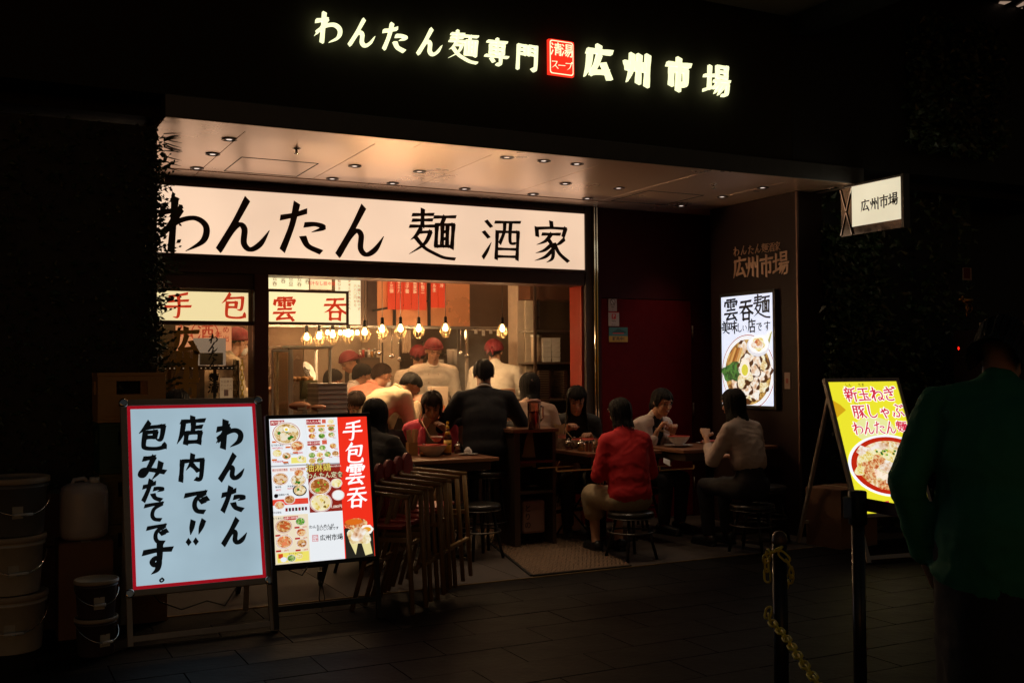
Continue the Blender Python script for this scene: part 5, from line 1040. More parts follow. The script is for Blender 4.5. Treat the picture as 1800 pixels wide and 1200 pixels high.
def bottle(loc, label):
    t = thing('vinegar_bottle', label, 'bottle', loc)
    obj('bottle_body', MB().lathe([(.026,0),(.030,.004),(.030,.13),(.024,.155),(.012,.185),(.011,.205)], n=22), mat('dark_vinegar', (.08,.025,.012), .12, bump=0), t); obj('label', MB().lathe([(.0305,.018),(.0305,.115)], n=22), mat('label_yellow', (.75,.42,.04), .5, bump=0), t); obj('neck_label', MB().lathe([(.0245,.156),(.0145,.182)], n=22), mat('label_yellow', None), t)
    b = MB(); 
    for k, s_ in enumerate('鎮江香醋'): 
        a = -PI/2+(k-1.5)*.32-YAW*.5; b.M = frame((.0312*math.cos(a),.0312*math.sin(a),.085), (-math.sin(a),math.cos(a),0), (0,0,1)); b.mat([mr_, mi][k > 0]); txt(b, s_, 0, 0, .014, 0, .02)
    obj('print', b, None, t, kind='stuff'); obj('cap', MB().lathe([(.013,.2055),(.013,.222),(.006,.226),(.005,.232),(.010,.240),(.012,.250),(.008,.258),(0,.26)], n=16), mat('cap_yellow', (.80,.48,.02), .4), t); return t
m_bowlw = mat('bowl_white', (.66,.60,.56), .25, bump=0, coat=.3); m_bowlr = mat('bowl_red_line', (.45,.05,.04), .3, bump=0)
def bowlthing(loc, label, r=.095, fill='noodle_soup', m=None):
    t = thing('noodle_bowl', label, 'bowl', loc); h_ = r*.72
    obj('bowl_body', MB().lathe([(r*.42,0),(r*.45,.004),(r*.8,h_*.55),(r,h_),(r*1.01,h_+.001),(r*.96,h_-.001),(r*.76,h_*.5),(r*.3,.012),(0,.012)], n=28), m or m_bowlw, t); obj('rim_line', MB().lathe([(r*1.012,h_+.0015),(r*.985,h_+.003),(r*.96,h_+.0005)], n=28), m_bowlr, t)
    obj('soup', MB().disc((0,0), r*.86, r*.86, h_*.78), mat(fill, (.35,.15,.05), .2, var=.6, scale=40, bump=.5, bscale=60), t); return t
def glass_(loc, label, fill=None, s=1.0):
    return lathe_thing('drinking_glass', label, 'glass', loc, [('glass', [(.024*s,0),(.027*s,.004),(.034*s,.085*s)], g_clear), ('drink', [(.022*s,.005),(.028*s,.045*s),(0,.045*s)], fill or mat('water_tea', (.42,.22,.10), .2, bump=0))])
T1, T2, T3 = .741, .741, .741
def tp(x, y, z=.741): q = at(x, y, Z=z); return (q.x, q.y, z)
chopholder(tp(722,799,.741)[:2]+(T1,), 'square holder packed with pale chopsticks beside the woman in pink', 30, .10, m_wood, .1).location = tp(724, 800)
q = tp(787, 799); bottle(q, 'tall dark bottle with yellow label and cap in front of the woman in pink')
jar(tp(745,801), musta, 'glass jar with mustard and steel lid at the front of the first table'); jar(tp(805,796), chil, 'glass jar of dark red chili oil right of the yellow labelled bottle')
for i, (x, c_) in enumerate(((756,'dark soy'),(763,'white pepper'))):
    lathe_thing('spice_shaker', ['small dark topped spice shaker between the jars and the glass','small spice shaker with red label beside the glass of tea'][i], 'shaker', tp(x,797), [('body',[(.015,0),(.016,.05),(.013,.055)], [mat('shaker_dark',(.06,.03,.02),.4), mat('shaker_red',(.45,.08,.05),.4)][i]), ('cap',[(.0165,.0555),(.016,.075),(0,.078)], [m_blackp, m_steel_l][i])])
glass_(tp(774,799), 'small glass of pale tea left of the yellow labelled bottle')
b0 = at(760, 777, D=8.15); bowlthing((b0.x,b0.y,T1), 'wide white noodle bowl with red rim in front of the woman in pink', .115)
t = thing('napkin_plate', 'flat plate with a crumpled white napkin at the right of the first table', 'plate', tp(823,799)); obj('plate', MB().lathe([(.04,0),(.075,.008),(.078,.010),(.05,.006),(0,.005)], n=24), m_bowlw, t)
b = MB(); random.seed(3)
for k in range(7): b.ell((.02*(rnd()-.5),.02*(rnd()-.5),.02+.022*rnd()), (.024+.01*rnd(),.02,.014+.012*rnd()), 7, 5, Matrix.Rotation(rnd()*3,3,'X') @ Matrix.Rotation(rnd()*3,3,'Y'))
for i in range(len(b.sm)): b.sm[i] = False
obj('napkin', b, mat('napkin_white', (.75,.70,.68), .8), t)
# table 2
chopholder(tp(985,788), 'square steel holder bristling with chopsticks on the middle table', 30, .12, m_steel_l, .5)
q = tp(1000,790); jar(q, chil, 'glass jar of dark chili oil beside the steel chopstick holder'); jar(tp(1022,792), musta, 'glass jar half full of bright mustard on the middle table'); jar(tp(1010,787), mat('pickle_white',(.5,.42,.36),.5), 'clear jar of pale pickles between chili oil and mustard')
for i, x in enumerate((1031, 1038)): lathe_thing('spice_shaker', 'thin brown spice shaker, %s of two beside the mustard jar' % ['left','right'][i], 'shaker', tp(x,793), [('body',[(.012,0),(.013,.06),(.011,.066)], mat('shaker_brown',(.35,.14,.06),.35)), ('cap',[(.0135,.0665),(.013,.08),(0,.083)], m_blackp)])
q = tp(1033,783); lathe_thing('sauce_pot', 'white topped small sauce pot before the long haired woman', 'pot', q, [('body',[(.018,0),(.019,.07),(.017,.075)], m_steel_l), ('cap',[(.020,.0755),(.020,.09),(.010,.097),(0,.098)], m_white)])
glass_(tp(1050,794), 'glass of amber tea beside the red sweater', mat('amber_tea', (.5,.22,.07), .25, bump=0), 1.15)
q = at(1028, 779, D=8.75); bowlthing((q.x,q.y,T2), 'white noodle bowl with red inside before the long haired woman', .11, 'red_soup')
# table 3
q = at(1193, 772, D=8.95); t = thing('saucer', 'large white plate under the bowl of the woman in white cardigan', 'plate', (q.x,q.y,T3)); obj('plate', MB().lathe([(.06,0),(.12,.014),(.125,.016),(.08,.009),(0,.007)], n=28), m_bowlw, t)
bowlthing((q.x,q.y,T3+.017), 'white noodle bowl on a plate before the woman in white cardigan', .095)
q = tp(1236,779); t = thing('small_dish', 'small dish with red garnish in the middle of the right table', 'dish', q); obj('plate', MB().lathe([(.03,0),(.06,.01),(.063,.011),(.04,.006),(0,.005)], n=20), m_bowlw, t); obj('garnish', MB().ell((0,0,.012), (.03,.02,.008)), mat('garnish_red', (.4,.06,.03), .5), t)
q = at(1252, 768, D=8.75); bowlthing((q.x,q.y,T3), 'pale bowl partly hidden by the arm of the woman in white sweater', .085)
bottle(tp(1352,778), 'dark vinegar bottle with yellow label under the bright screen'); q = tp(1368,779); chopholder(q, 'plastic holder of paper wrapped chopsticks at the wall below the screen', 14, .12, m_white, .9)
t = thing('table_card', 'small red menu card propped against the side wall behind the bottle', 'card', tp(1357,768)); obj('card', MB().box((-.08,0,0), (.08,.004,.22)), mat('card_red', (.13,.015,.015), .5), t); obj('print', MB().box((-.07,-.001,.02), (.07,-.0003,.12)), mat('card_orange', (.25,.10,.05), .5), t)
glass_(tp(1338,778), 'dark glass beside the vinegar bottle under the screen', mat('cola', (.03,.01,.01), .2, bump=0), 1.1)
for i, (x, y) in enumerate(((1437-0,828),(1012+16,833))): pass
t = thing('paper_slip', 'white paper slip hanging from the rack under the right table', 'paper', tuple(at(1172, 812, D=8.5)), .4); b = MB(); b.quad((-.05,0,.0),(.0,-.03,-.03),(.05,0,.012),(.0,.03,.035)); o = obj('sheet', b, m_white, t); o.modifiers.new('thick', 'SOLIDIFY').thickness = .001
for i, (x, y, D) in enumerate(((1190,815,8.2),(1010,822,8.2))):
    q = at(x, y, D=D); t = thing('under_table_rack', ['wire rack under the right table edge','wire rack under the middle table edge'][i], 'rack', (q.x,q.y,.62)); 
    obj('rack_rail', MB().bar((-.16,0,.0), (.16,-.0,.0), .008), m_wood, t); obj('rack_rail', MB().bar((-.16,.3,.0), (.16,.3,.0), .008), m_wood, t)
    for x_ in (-.16,.16): obj('rack_hanger', MB().bar((x_,0,.004), (x_,0,.026), .01), m_wood, t)
# counter things
for i, (x, y, D) in enumerate(((735,731,9.35),(795,727,9.2),(760,716,9.6))):
    q = at(x, y, D=D); bowlthing((min(max(q.x,3.68),4.7), max(q.y,8.52), .986), ['bowl on the counter before the man in cream shirt','dark edged bowl on the counter left of the dark suit','small bowl behind others on the counter'][i], .09)
for i, (x, D, w_) in enumerate(((748,9.75,.07),(770,9.7,.09),(821,9.4,.07),(920,9.3,.06))):
    q = at(x, 710, D=D); t = thing('counter_caddy', ['orange wooden napkin box on the counter','tall brown menu stand on the counter ledge','rounded plastic water jug on the counter ledge','upright wooden menu stand before the woman in beige'][i], 'stand', (max(q.x,3.7),max(q.y,8.55),.987))
    if i == 2: obj('body', MB().lathe([(.05,0),(.055,.01),(.055,.17),(.045,.2),(0,.205)], n=20), glassmat('water_jug', (.9,.7,.55), .4, .1), t); obj('cap', MB().cyl((0,0,.2055), (0,0,.225), .03), m_blackp, t)
    else: obj('box', MB().box((-w_,-.03,0), (w_,.03,[.15,.26,0,.24][i])), [cp, m_cream, 0, mat('menu_wood', (.6,.36,.2), .5)][i], t, .005); obj('front_label', MB().box((-w_*.6,-.032,.03), (w_*.6,-.0305,.09)), mat('orange_label', (.6,.2,.05), .5), t)
t = thing('yellow_cap_bottle', 'yellow topped sauce bottle on the counter before the seated men', 'bottle', tuple(at(757,725,D=9.6))); t.location.z = .987; obj('body', MB().cyl((0,0,0), (0,0,.15), .022), mat('bottle_clear2', (.35,.18,.08), .3), t); obj('cap', MB().lathe([(.02,.1505),(.018,.18),(.006,.19),(0,.2)]), mat('cap_yellow', None), t)
# ------------------------------------------------------------ stools
def stool(h_, label, loc, grp='round black stools'):
    t = thing('bar_stool', label, 'stool', loc, rnd()*.5, grp)
    obj('seat', MB().lathe([(.13,h_-.055),(.165,h_-.05),(.172,h_-.02),(.165,h_-.003),(.12,h_),(0,h_)], n=32), mat('black_vinyl', (.02,.018,.016), .3, bump=.03), t); obj('seat_rim', MB().tube([(.172*math.cos(2*PI*k/32), .172*math.sin(2*PI*k/32), h_-.045) for k in range(32)], .003, 6, closed=True), mat('dull_rim', (.12,.11,.10), .4, .8, bump=0), t)
    for a in (PI/4,3*PI/4,5*PI/4,7*PI/4): obj('leg', MB().cyl((.11*math.cos(a),.11*math.sin(a),h_-.052), (.19*math.cos(a),.19*math.sin(a),0), .012, .012, 10), m_blackm, t)
    obj('foot_ring', MB().tube([(.168*math.cos(2*PI*k/32), .168*math.sin(2*PI*k/32), .2) for k in range(32)], .007, 6, closed=True), mat('dull_rim', None), t); return t
# ------------------------------------------------------------ people
def solid(name, mb, vox, it, m, parent, wr=0, wf=9, fac=.6, seed=0, cut=None, extra=None):
    tmp = bpy.data.objects.new('tmp', mb.mesh('tmp')); WORK.collection.objects.link(tmp)
    r_ = tmp.modifiers.new('r', 'REMESH'); r_.mode = 'VOXEL'; r_.voxel_size = vox
    s_ = tmp.modifiers.new('s', 'SMOOTH'); s_.iterations = it; s_.factor = fac
    dg = workdg(); me = bpy.data.meshes.new_from_object(tmp.evaluated_get(dg)); bpy.data.objects.remove(tmp)
    if wr:
        o_ = Vector((seed*3.1, seed*1.7, seed))
        nv = [0.]*(3*len(me.vertices)); me.vertices.foreach_get('normal', nv); cv = [0.]*len(nv); me.vertices.foreach_get('co', cv)
        for i_ in range(len(me.vertices)):
            p = Vector(cv[3*i_:3*i_+3]); n_ = Vector(nv[3*i_:3*i_+3]); q = Vector((p.x*wf, p.y*wf, p.z*wf*1.5))+o_; w = noise.noise_vector(q*.5)*1.2
            d = (1-abs(noise.noise(q+w))*2.2)**3 if abs(noise.noise(q+w)) < .45 else 0
            cv[3*i_:3*i_+3] = p + n_*(d*wr*.9)
        me.vertices.foreach_set('co', cv)
    if cut:
        bm = bmesh.new(); bm.from_mesh(me); bmesh.ops.delete(bm, geom=[f for f in bm.faces if cut(f.calc_center_median())], context='FACES'); bm.to_mesh(me); bm.free()
    me.materials.clear(); me.materials.append(m); me.name = name
    me.polygons.foreach_set('use_smooth', [True]*len(me.polygons)); me.polygons.foreach_set('material_index', [0]*len(me.polygons))
    o = bpy.data.objects.new(name, me); COL.objects.link(o); o.parent = parent; return o
def bend(a, c, l1, l2, pole):
    """two-bone limb: the middle joint"""
    d = c-a; L = min(d.length, (l1+l2)*.995); d.normalize(); x = (l1*l1-l2*l2+L*L)/(2*L); h_ = math.sqrt(max(0, l1*l1-x*x)); p = pole - d*pole.dot(d); p.normalize(); return a+d*x+p*h_
def hand(mb, w, fd, pn, side, curl=35):
    fd = fd.normalized(); pn = (pn-fd*pn.dot(fd)).normalized(); ts = pn.cross(fd)*(-side)
    for k in range(4): mb.cap2(w+ts*(.012-.008*k)*1.0, w+fd*.085+ts*(.030-.020*k), .014, .0125)
    mb.ell(w+fd*.045, (.012,.012,.012))
    for k, (L, o_) in enumerate(((.072,.030),(.080,.010),(.074,-.010),(.058,-.029))):
        p = w+fd*(.085-.004*abs(k-1))+ts*o_; a = 0
        for s_, f_, r0, r1 in ((.45,.8,.0095,.0085),(.32,1.25,.0085,.0078),(.23,.9,.0078,.0068)):
            a += math.radians(curl*f_); d = fd*math.cos(a)+pn*math.sin(a); q = p+d*L*s_; mb.cap2(p, q, r0, r1); p = q
    p = w+fd*.025+ts*.024; d = (fd*.55+ts*.75+pn*.25).normalized(); q = p+d*.042; mb.cap2(p, q, .0135, .011); d2 = (fd*.85+ts*.15+pn*.45).normalized(); r_ = q+d2*.03; mb.cap2(q, r_, .0105, .009); mb.cap2(r_, r_+(fd*.9+pn*.5).normalized()*.022, .009, .0075)
skin = mat('skin', (.50,.26,.16), .5, bump=.03, var=.08, sss=.12); skin2 = mat('skin_tan', (.42,.21,.12), .5, bump=.03, var=.08, sss=.12)
m_hair = mat('black_hair', (.008,.006,.005), .5, scale=8, stretch=(60,60,3), bump=.7, bscale=10, spec=.25); m_hairb = mat('brown_hair', (.03,.014,.008), .5, scale=8, stretch=(60,60,3), bump=.7, bscale=10, spec=.25)
m_eye = mat('eye_dark', (.02,.012,.01), .3, bump=0); m_lip = mat('lip_red', (.42,.12,.09), .45, bump=0); m_cap = mat('red_bandana', (.20,.012,.02), .6, var=.6, scale=40, bump=.2)
def cloth(key, c, rough=.8): return mat(key, c, rough, var=.1, scale=30, bump=.15, bscale=260)
for k_, c_ in (('black_knit',(.012,.012,.014)),('black_trousers',(.012,.012,.015)),('white_shirt',(.60,.54,.50)),('cream_shirt',(.60,.47,.30)),('salmon_shirt',(.66,.27,.19))): cloth(k_, c_)
HAIR = {'short': (.078,.035,-.02,-.075), 'bob': (.048,-.10,-.125,-.14), 'mid': (.05,-.16,-.20,-.23), 'long': (.045,-.26,-.30,-.32), 'tied': (.05,-.02,-.045,-.085), 'bald': (.098,.06,.0,-.07)}
def hairshell(mb, TH, kind, inf=0, seed=0, raggy=.02):
    zf, zs, zb, zn = HAIR[kind]; NA = 72; rings = []
    for j in range(NA):
        a = 2*PI*j/NA; da = abs((a+PI) % (2*PI)-PI)       # 0 = front
        d_ = math.degrees(da)
        wd = 16 if zs < -.04 else 0
        if d_ < 42+wd: z = zf+.012*(d_/42)+.010*math.sin(d_*.55+seed)*(1 if zf < .07 else .3)
        elif d_ < 62+wd: t = (d_-42-wd)/20; z = (zf+.012)*(1-t)+zs*t
        elif d_ < 120: t = (d_-62-wd)/(58-wd); z = zs*(1-t)+zb*t
        else: t = (d_-120)/60; z = zb*(1-t)+zn*t
        nz = noise.noise(Vector((math.cos(a)*9, math.sin(a)*9, seed))); z += raggy*nz*(1 if z < 0 else .3)
        row = []
        for k in range(15):
            u = k/14; top = .108+inf
            # arc down to the equator then hanging curtain
            La = .15; Ld = max(0., .03-z); Lt = La+Ld
            if z > .03: thm = math.acos(min(1, (z-.03)/(top-.03+.02))); th_ = thm*u; zz = .03+(top-.03+.012)*math.cos(th_); rr = math.sin(th_)
            else:
                s_ = u*Lt
                if s_ < La: th_ = PI/2*s_/La; zz = .03+(top-.03+.012)*math.cos(th_); rr = math.sin(th_)
                else: zz = .03-(s_-La); rr = 1.0-.10*min(1, (s_-La)/.10)+.10*max(0, (s_-La-.12))*3
            cw = 2.6 if kind == 'cap' else 1; rg = 1+.018*cw*noise.noise(Vector((math.cos(a)*14, math.sin(a)*14, seed+zz*2)))+.02*cw*noise.noise(Vector((math.cos(a)*3, math.sin(a)*3, seed+zz*9)))
            fl = max(0, min(1, (-.06-zz)/.10)); x = -math.sin(a)*rr*(.083+inf+.018*fl)*rg; y = math.cos(a)*rr*((.098 if math.cos(a) > 0 else .104+.045*fl)+inf)*rg-.012
            row.append(TH(Vector((x, y, zz))))
        rings.append(row)
    out = [[mb.P(p) for p in r_] for r_ in rings]; cen = TH(Vector((0,-.01,.02)))
    inn = [[mb.P(p.lerp(TH(Vector((0,-.01,.0))), .10)) if True else 0 for p in r_] for r_ in rings]
    for j in range(NA):
        A, B = out[j], out[(j+1) % NA]; Ai, Bi = inn[j], inn[(j+1) % NA]
        for k in range(14): mb.F((A[k], A[k+1], B[k+1], B[k]), True); mb.F((Bi[k], Bi[k+1], Ai[k+1], Ai[k]), True)
        mb.F((A[14], Ai[14], Bi[14], B[14]), True)
    if inf == 0 and kind != 'cap':
        for _ in range(110):           # loose locks over the shell, uneven at the ends
            j = int(rnd()*NA); w_ = random.choice((1,1,2)); off = .0015+.005*rnd(); k0 = 0 if rnd() < .5 else int(rnd()*5); ext = rnd()*.03 if zn < -.09 else rnd()*.012; sl = (rnd()-.5)*2.2; ids = []
            for k in range(k0, 15):
                ja = (j+int(round(sl*(k/14)**2))) % NA; a_, b_ = rings[ja][k], rings[(ja+w_) % NA][k]; m_ = (a_+b_)/2; t_ = 1 if k < 12 else (.8,.5,.12)[k-12]; o_ = (m_-cen).normalized()*off*(1 if k > k0 else 0)
                dn = (rings[ja][14]-rings[ja][12]).normalized()*ext*max(0, k-11)/3
                ids.append((mb.P(m_+(a_-m_)*t_+o_+dn), mb.P(m_+o_*1.5+dn), mb.P(m_+(b_-m_)*t_+o_+dn)))
            for p_, q_ in zip(ids, ids[1:]): mb.F((p_[0],q_[0],q_[1],p_[1]), True); mb.F((p_[1],q_[1],q_[2],p_[2]), True)
def person(label, px_, py_, D, heading, lean=15, rb=14, pitch=20, yaw=0, pose='sit', R=(.14,.36,.28), L=(-.14,.36,.28), top=None, bottom=None, hair='short', hm=None, sk=None, female=False,
           inner=None, open_w=0, sleeve=1.0, cap=False, mask=False, glasses=False, collar=None, knees=True, curl=(40,40), pR=(.3,-.3,-1), pL=(-.3,-.3,-1), sc=1.0, wr=.005, long_skirt=None, elbow=(.25,-.35,-.9), g=1.0, hang=True, long_top=0, crop=False, shw=1.0, buttons=False, hip_z=None, detail=True, roll=0):
    sk = sk or skin; hm = hm or m_hair; top = top or cloth('black_knit', (.012,.012,.014)); bottom = bottom or cloth('black_trousers', (.012,.012,.015))
    T_ = at(px_, py_, D=D); rz = -math.radians(heading); r_ = math.radians
    l1, l2 = r_(lean), r_(lean+rb); ln = r_(lean+rb*1.2+8)
    s1 = Vector((0, math.sin(l1), math.cos(l1)))*.28*sc; s2 = Vector((0, math.sin(l2), math.cos(l2)))*.235*sc; s3 = Vector((0, math.sin(ln), math.cos(ln)))*.165*sc
    HR = Matrix.Rotation(r_(yaw), 3, 'Z') @ Matrix.Rotation(r_(roll), 3, 'Y') @ Matrix.Rotation(-r_(pitch), 3, 'X')
    offs = s1+s2+s3+HR @ Vector((0,0,.125*sc)); hz = T_.z-offs.z
    hip = Vector((0,0,hz)); chest = hip+s1; nb = chest+s2; hc = nb+s3
    rot = Matrix.Rotation(rz, 3, 'Z'); o3 = rot @ offs; loc = (T_.x-o3.x, T_.y-o3.y, 0)
    t = thing('person', label, 'person', loc, rz, None)
    sw_ = (.165 if female else .19)*sc*shw; up_ = s2.normalized()
    sh_ = {1: nb-up_*.062+Vector((sw_,.0,0)), -1: nb-up_*.062+Vector((-sw_,.0,0))}
    hd = {1: hip+Vector(R), -1: hip+Vector(L)}
    el = {}; 
    for s_ in (1,-1):
        pole = Vector((elbow[0]*s_, elbow[1], elbow[2]))
        dd = hd[s_]-sh_[s_]; mx_ = .535*sc
        if dd.length > mx_: hd[s_] = sh_[s_]+dd.normalized()*mx_
        el[s_] = bend(sh_[s_], hd[s_], .285*sc, .255*sc, pole)
    legs = {}
    for s_ in (1,-1):
        hj = hip+Vector((.085*s_,0,-.02))
        if pose == 'sit':
            kz = hz-.03; az = max(.09, kz-.43); kn = Vector((.10*s_,.40,kz)) if knees else Vector((.1*s_,.38,kz-.05)); an = Vector((.10*s_,.36,az))
        else: kn = Vector((.09*s_,.03,.50*hz/.92)); an = Vector((.095*s_,-.01,.085))
        legs[s_] = (hj, kn, an)
    # body
    b = MB(); iw = .9 if female else 1
    b.ell(hip+Vector((0,0,.02)), (.155*iw,.115,.12)); b.cap2(hip, chest, .10*iw, .085*iw); b.ell(chest+up_*.03, (.135*iw,.085,.15), R=Matrix.Rotation(-l2, 3, 'X'))
    b.cap2(sh_[1]*.9+sh_[-1]*.1, sh_[-1]*.9+sh_[1]*.1, .055, .055); b.cap2(nb-up_*.05, hc-Vector((0,.01,.03)), .055 if female else .062, .05 if female else .056)
    for s_ in (1,-1):
        b.cap2(sh_[s_], el[s_], .046*iw, .037*iw); b.cap2(el[s_], hd[s_], .037*iw, .025)
        hj, kn, an = legs[s_]; b.cap2(hj, kn, .078, .054); b.cap2(kn, an, .052, .036); b.cap2(an+Vector((0,-.03,-.03)), an+Vector((0,.15,-.055)), .035, .026)
    body = solid('body', b, .016, 4, sk, t)
    # head with face
    def TH(p):
        q = Vector(p)*sc; zc = -.02*sc
        return hc + HR @ q if q.z >= zc else hc + HR @ q if not hang else hc + HR @ Vector((q.x, q.y, zc)) + Vector((0,0,q.z-zc))
    HM = Matrix.Translation(hc) @ HR.to_4x4() @ Matrix.Scale(sc, 4)
    b = MB(HM); b.ell((0,-.012,.03), (.074,.092,.088), 20, 12); b.ell((0,.018,-.03), (.057,.064,.078), 18, 12); b.ell((0,.05,-.088), (.026,.026,.022)); b.cap2((0,.086,.008), (0,.100,-.022), .008, .0125)
    b.ell((.010,.092,-.028), (.008,.009,.007)); b.ell((-.010,.092,-.028), (.008,.009,.007)); b.ell((0,.080,-.052), (.022,.012,.007)); b.ell((0,.079,-.062), (.018,.011,.007)); b.ell((0,.070,.034), (.05,.018,.012))
    for s_ in (1,-1): b.ell((.03*s_,.056,-.02), (.026,.022,.026)); (b.ell((.076*s_,-.004,-.002), (.009,.02,.03), R=Matrix.Rotation(.3*s_, 3, 'Z')) if hair in ('short','bald','tied') else None)
    b.M = None; b.cap2(hc+HR @ Vector((0,-.012,-.035)), nb-up_*.02, .050*sc, .054*sc)
    hobj = solid('head', b, .0065 if detail else .011, 3, sk, t, fac=.4)
    # hands join the body mesh
    hb = MB()
    for s_, pn_, cu in ((1,pR,curl[0]), (-1,pL,curl[1])):
        fd = (hd[s_]-el[s_]).normalized(); hand(hb, hd[s_], (fd+Vector((-.25*s_,.1,0))).normalized(), Vector(pn_), s_, cu)
    hands = solid('hand', hb, .0048 if detail else .008, 1, sk, t, fac=.4)
    bm = bmesh.new()
    for o_ in (body, hobj, hands): bm.from_mesh(o_.data)
    me = bpy.data.meshes.new('body'); bm.to_mesh(me); bm.free(); me.materials.append(sk); me.polygons.foreach_set('use_smooth', [True]*len(me.polygons))
    for o_ in (hobj, hands): COL.all.remove(o_); bpy.data.objects.remove(o_)
    body.data = me
    for s_ in (1,-1):
        if not mask or True: obj('eye', MB(HM).ell((.030*s_,.0785,.008), (.0135,.006,.0042 if pitch > 12 else .006), 12, 8), m_eye, t)
        bb = MB(HM); bb.tube([(.014*s_,.087,.030),(.03*s_,.084,.034),(.046*s_,.070,.029)], [.002,.003,.0015], 6); obj('eyebrow', bb, hm, t)
    if mask:
        mk = MB(HM); mk.ell((0,.062,-.050), (.054,.046,.052), 18, 12); obj('face_mask', mk, m_white, t)
        for s_ in (1,-1): obj('mask_loop', MB(HM).tube([(.05*s_,.06,-.03),(.078*s_,.0,.01)], .0015, 5), m_white, t)
    else: obj('lips', MB(HM).ell((0,.0835,-.057), (.019,.0085,.0075), 12, 8), m_lip, t)
    if glasses:
        gl = MB(HM)
        for s_ in (1,-1): gl.tube([(.032*s_+.022*math.cos(2*PI*k/20), .094, .006+.019*math.sin(2*PI*k/20)) for k in range(20)], .0016, 6, closed=True); gl.tube([(.054*s_,.094,.008),(.078*s_,.0,.012)], .0016, 5)
        gl.tube([(-.010,.094,.008),(.010,.094,.008)], .0016, 5); obj('glasses', gl, m_chrome, t)
    if not (cap == 2):
        b = MB(); hairshell(b, TH, hair, 0, rnd()*9); obj('hair', b, hm, t)
        if hair == 'tied': obj('hair_knot', MB(HM).ell((0,-.125,-.01), (.03,.035,.035)).tube([(0,-.14,-.02),(0,-.16,-.07),(0,-.15,-.13)], [.02,.016,.006], 10), hm, t)
    if cap:
        b = MB(); HAIR['cap'] = (.062,.035,.0,-.03); hairshell(b, TH, 'cap', .012+(.008 if cap == 3 else 0), 3, .01)
        b.M = HM; b.tube([(-.092*math.sin(a), .104*math.cos(a)-.012, .058-.035*(1-math.cos(a))/2) for a in [2*PI*k/28 for k in range(28)]], .009, 8, closed=True)
        b.ell((0,-.125,.015), (.02,.016,.016)).tube([(0,-.13,.01),(.02,-.15,-.02),(.03,-.145,-.06)], [.008,.014,.005], 8).tube([(0,-.13,.01),(-.02,-.15,-.02),(-.03,-.15,-.05)], [.008,.014,.005], 8); obj('bandana', b, m_cap, t)
    # upper clothing
    def torso(b, k):
        b.ell(hip+Vector((0,0,.03)) if not crop else chest, (.172*iw*g+k,.128+k,.13) if not crop else (.1,.08,.1)); b.ell((hip+chest)/2 if not crop else hip.lerp(chest,.75), (.165*iw*g+k,.120+k,.2 if not crop else .12), R=Matrix.Rotation(-l1, 3, 'X')); b.cap2(chest+up_*.10+Vector((.085*iw*g,.005,0)), chest+up_*.10-Vector((.085*iw*g,-.005,0)), .088+k, .088+k); b.ell(chest+up_*.0, (.168*iw*g+k,.108+k,.19), R=Matrix.Rotation(-l2, 3, 'X'))
        b.cap2(sh_[1]*.92+sh_[-1]*.08, sh_[-1]*.92+sh_[1]*.08, .048+k, .048+k); [b.cap2(nb-up_*.035, sh_[q_]*.93+sh_[-q_]*.07, .066+k*.6, .056+k) for q_ in (1,-1)]; b.cap2(nb-up_*.06, nb+s3*.12, .075+k*.6, .062+k*.3)
    k_ = .014
    if long_top: hem_ = hip-Vector((0,0,long_top))
    b = MB(); torso(b, k_)
    if long_top: b.cap2(hip+Vector((0,0,.05)), hem_, .175, .16); b.ell(hem_, (.20,.155,.06))
    for s_ in (1,-1):
        e_ = el[s_]; b.cap2(sh_[s_], e_, .056*iw+k_, .047*iw+k_); b.cap2(sh_[s_]*.8+chest*.2, e_.lerp(sh_[s_],.55)*.85+chest*.15, .06, .05)
        if sleeve > .02: q_ = e_.lerp(hd[s_], min(.93, sleeve*.93)); b.cap2(e_, q_, .043*iw+k_, .033+k_*.7)
    cutf = None
    if open_w:
        cutf = lambda c: abs(c.x) < open_w*(1+.4*max(0, (nb.z-c.z)*2)) and c.y > (hip.y + (c.z-hz)*math.tan(l2)*.8 + .02) and c.z < nb.z+.02
    tp_ = solid('jacket' if open_w else 'top', b, .0125 if detail else .018, 9, top, t, wr, 11, seed=len(label) % 13, cut=cutf)
    if open_w: tp_.modifiers.new('thick', 'SOLIDIFY').thickness = .006
    if inner: b = MB(); torso(b, .002); solid('undershirt', b, .014, 5, inner, t, .004, 10)
    if collar:
        b = MB(); c_ = nb+s3*.12; n_ = s3.normalized(); ax = Vector((1,0,0)); ay = n_.cross(ax)
        b.tube([c_+ax*.064*math.cos(2*PI*k/20)+ay*.066*math.sin(2*PI*k/20) for k in range(20)], .011, 8, closed=True); obj('collar', b, collar, t)
    if buttons:
        for i in range(4):
            for s_ in (1,-1): p_ = hip.lerp(nb, .35+.16*i)+Vector((.05*s_, .128+.0*i, 0)); obj('button', MB().ell(p_, (.007,.005,.007), 8, 6), m_cream, t)
        p_ = hip.lerp(nb, .55)+Vector((.07,.135,0)); obj('name_badge', MB().box(p_-Vector((.03,.003,.02)), p_+Vector((.03,.003,.02))), m_white, t)
    # lower clothing
    b = MB(); b.cap2(hip+Vector((0,0,.02)), hip.lerp(chest,.55), .125*iw, .118*iw) if crop else None; b.ell(hip+Vector((0,0,.0)), (.162*iw+.012,.125+.012,.125))
    for s_ in (1,-1):
        hj, kn, an = legs[s_]
        if long_skirt: b.cap2(hj, kn, .095, .095); b.cap2(kn, kn.lerp(an, long_skirt), .095, .085)
        else: b.cap2(hj, kn, .088, .066); b.cap2(kn, kn.lerp(an, .95), .066, .052)
    if long_skirt and pose == 'stand': b.cap2(hip, Vector((0,0,hz*.45)), .15, .16)
    solid('skirt' if long_skirt else 'trousers', b, .018, 5, bottom, t, .006, 8)
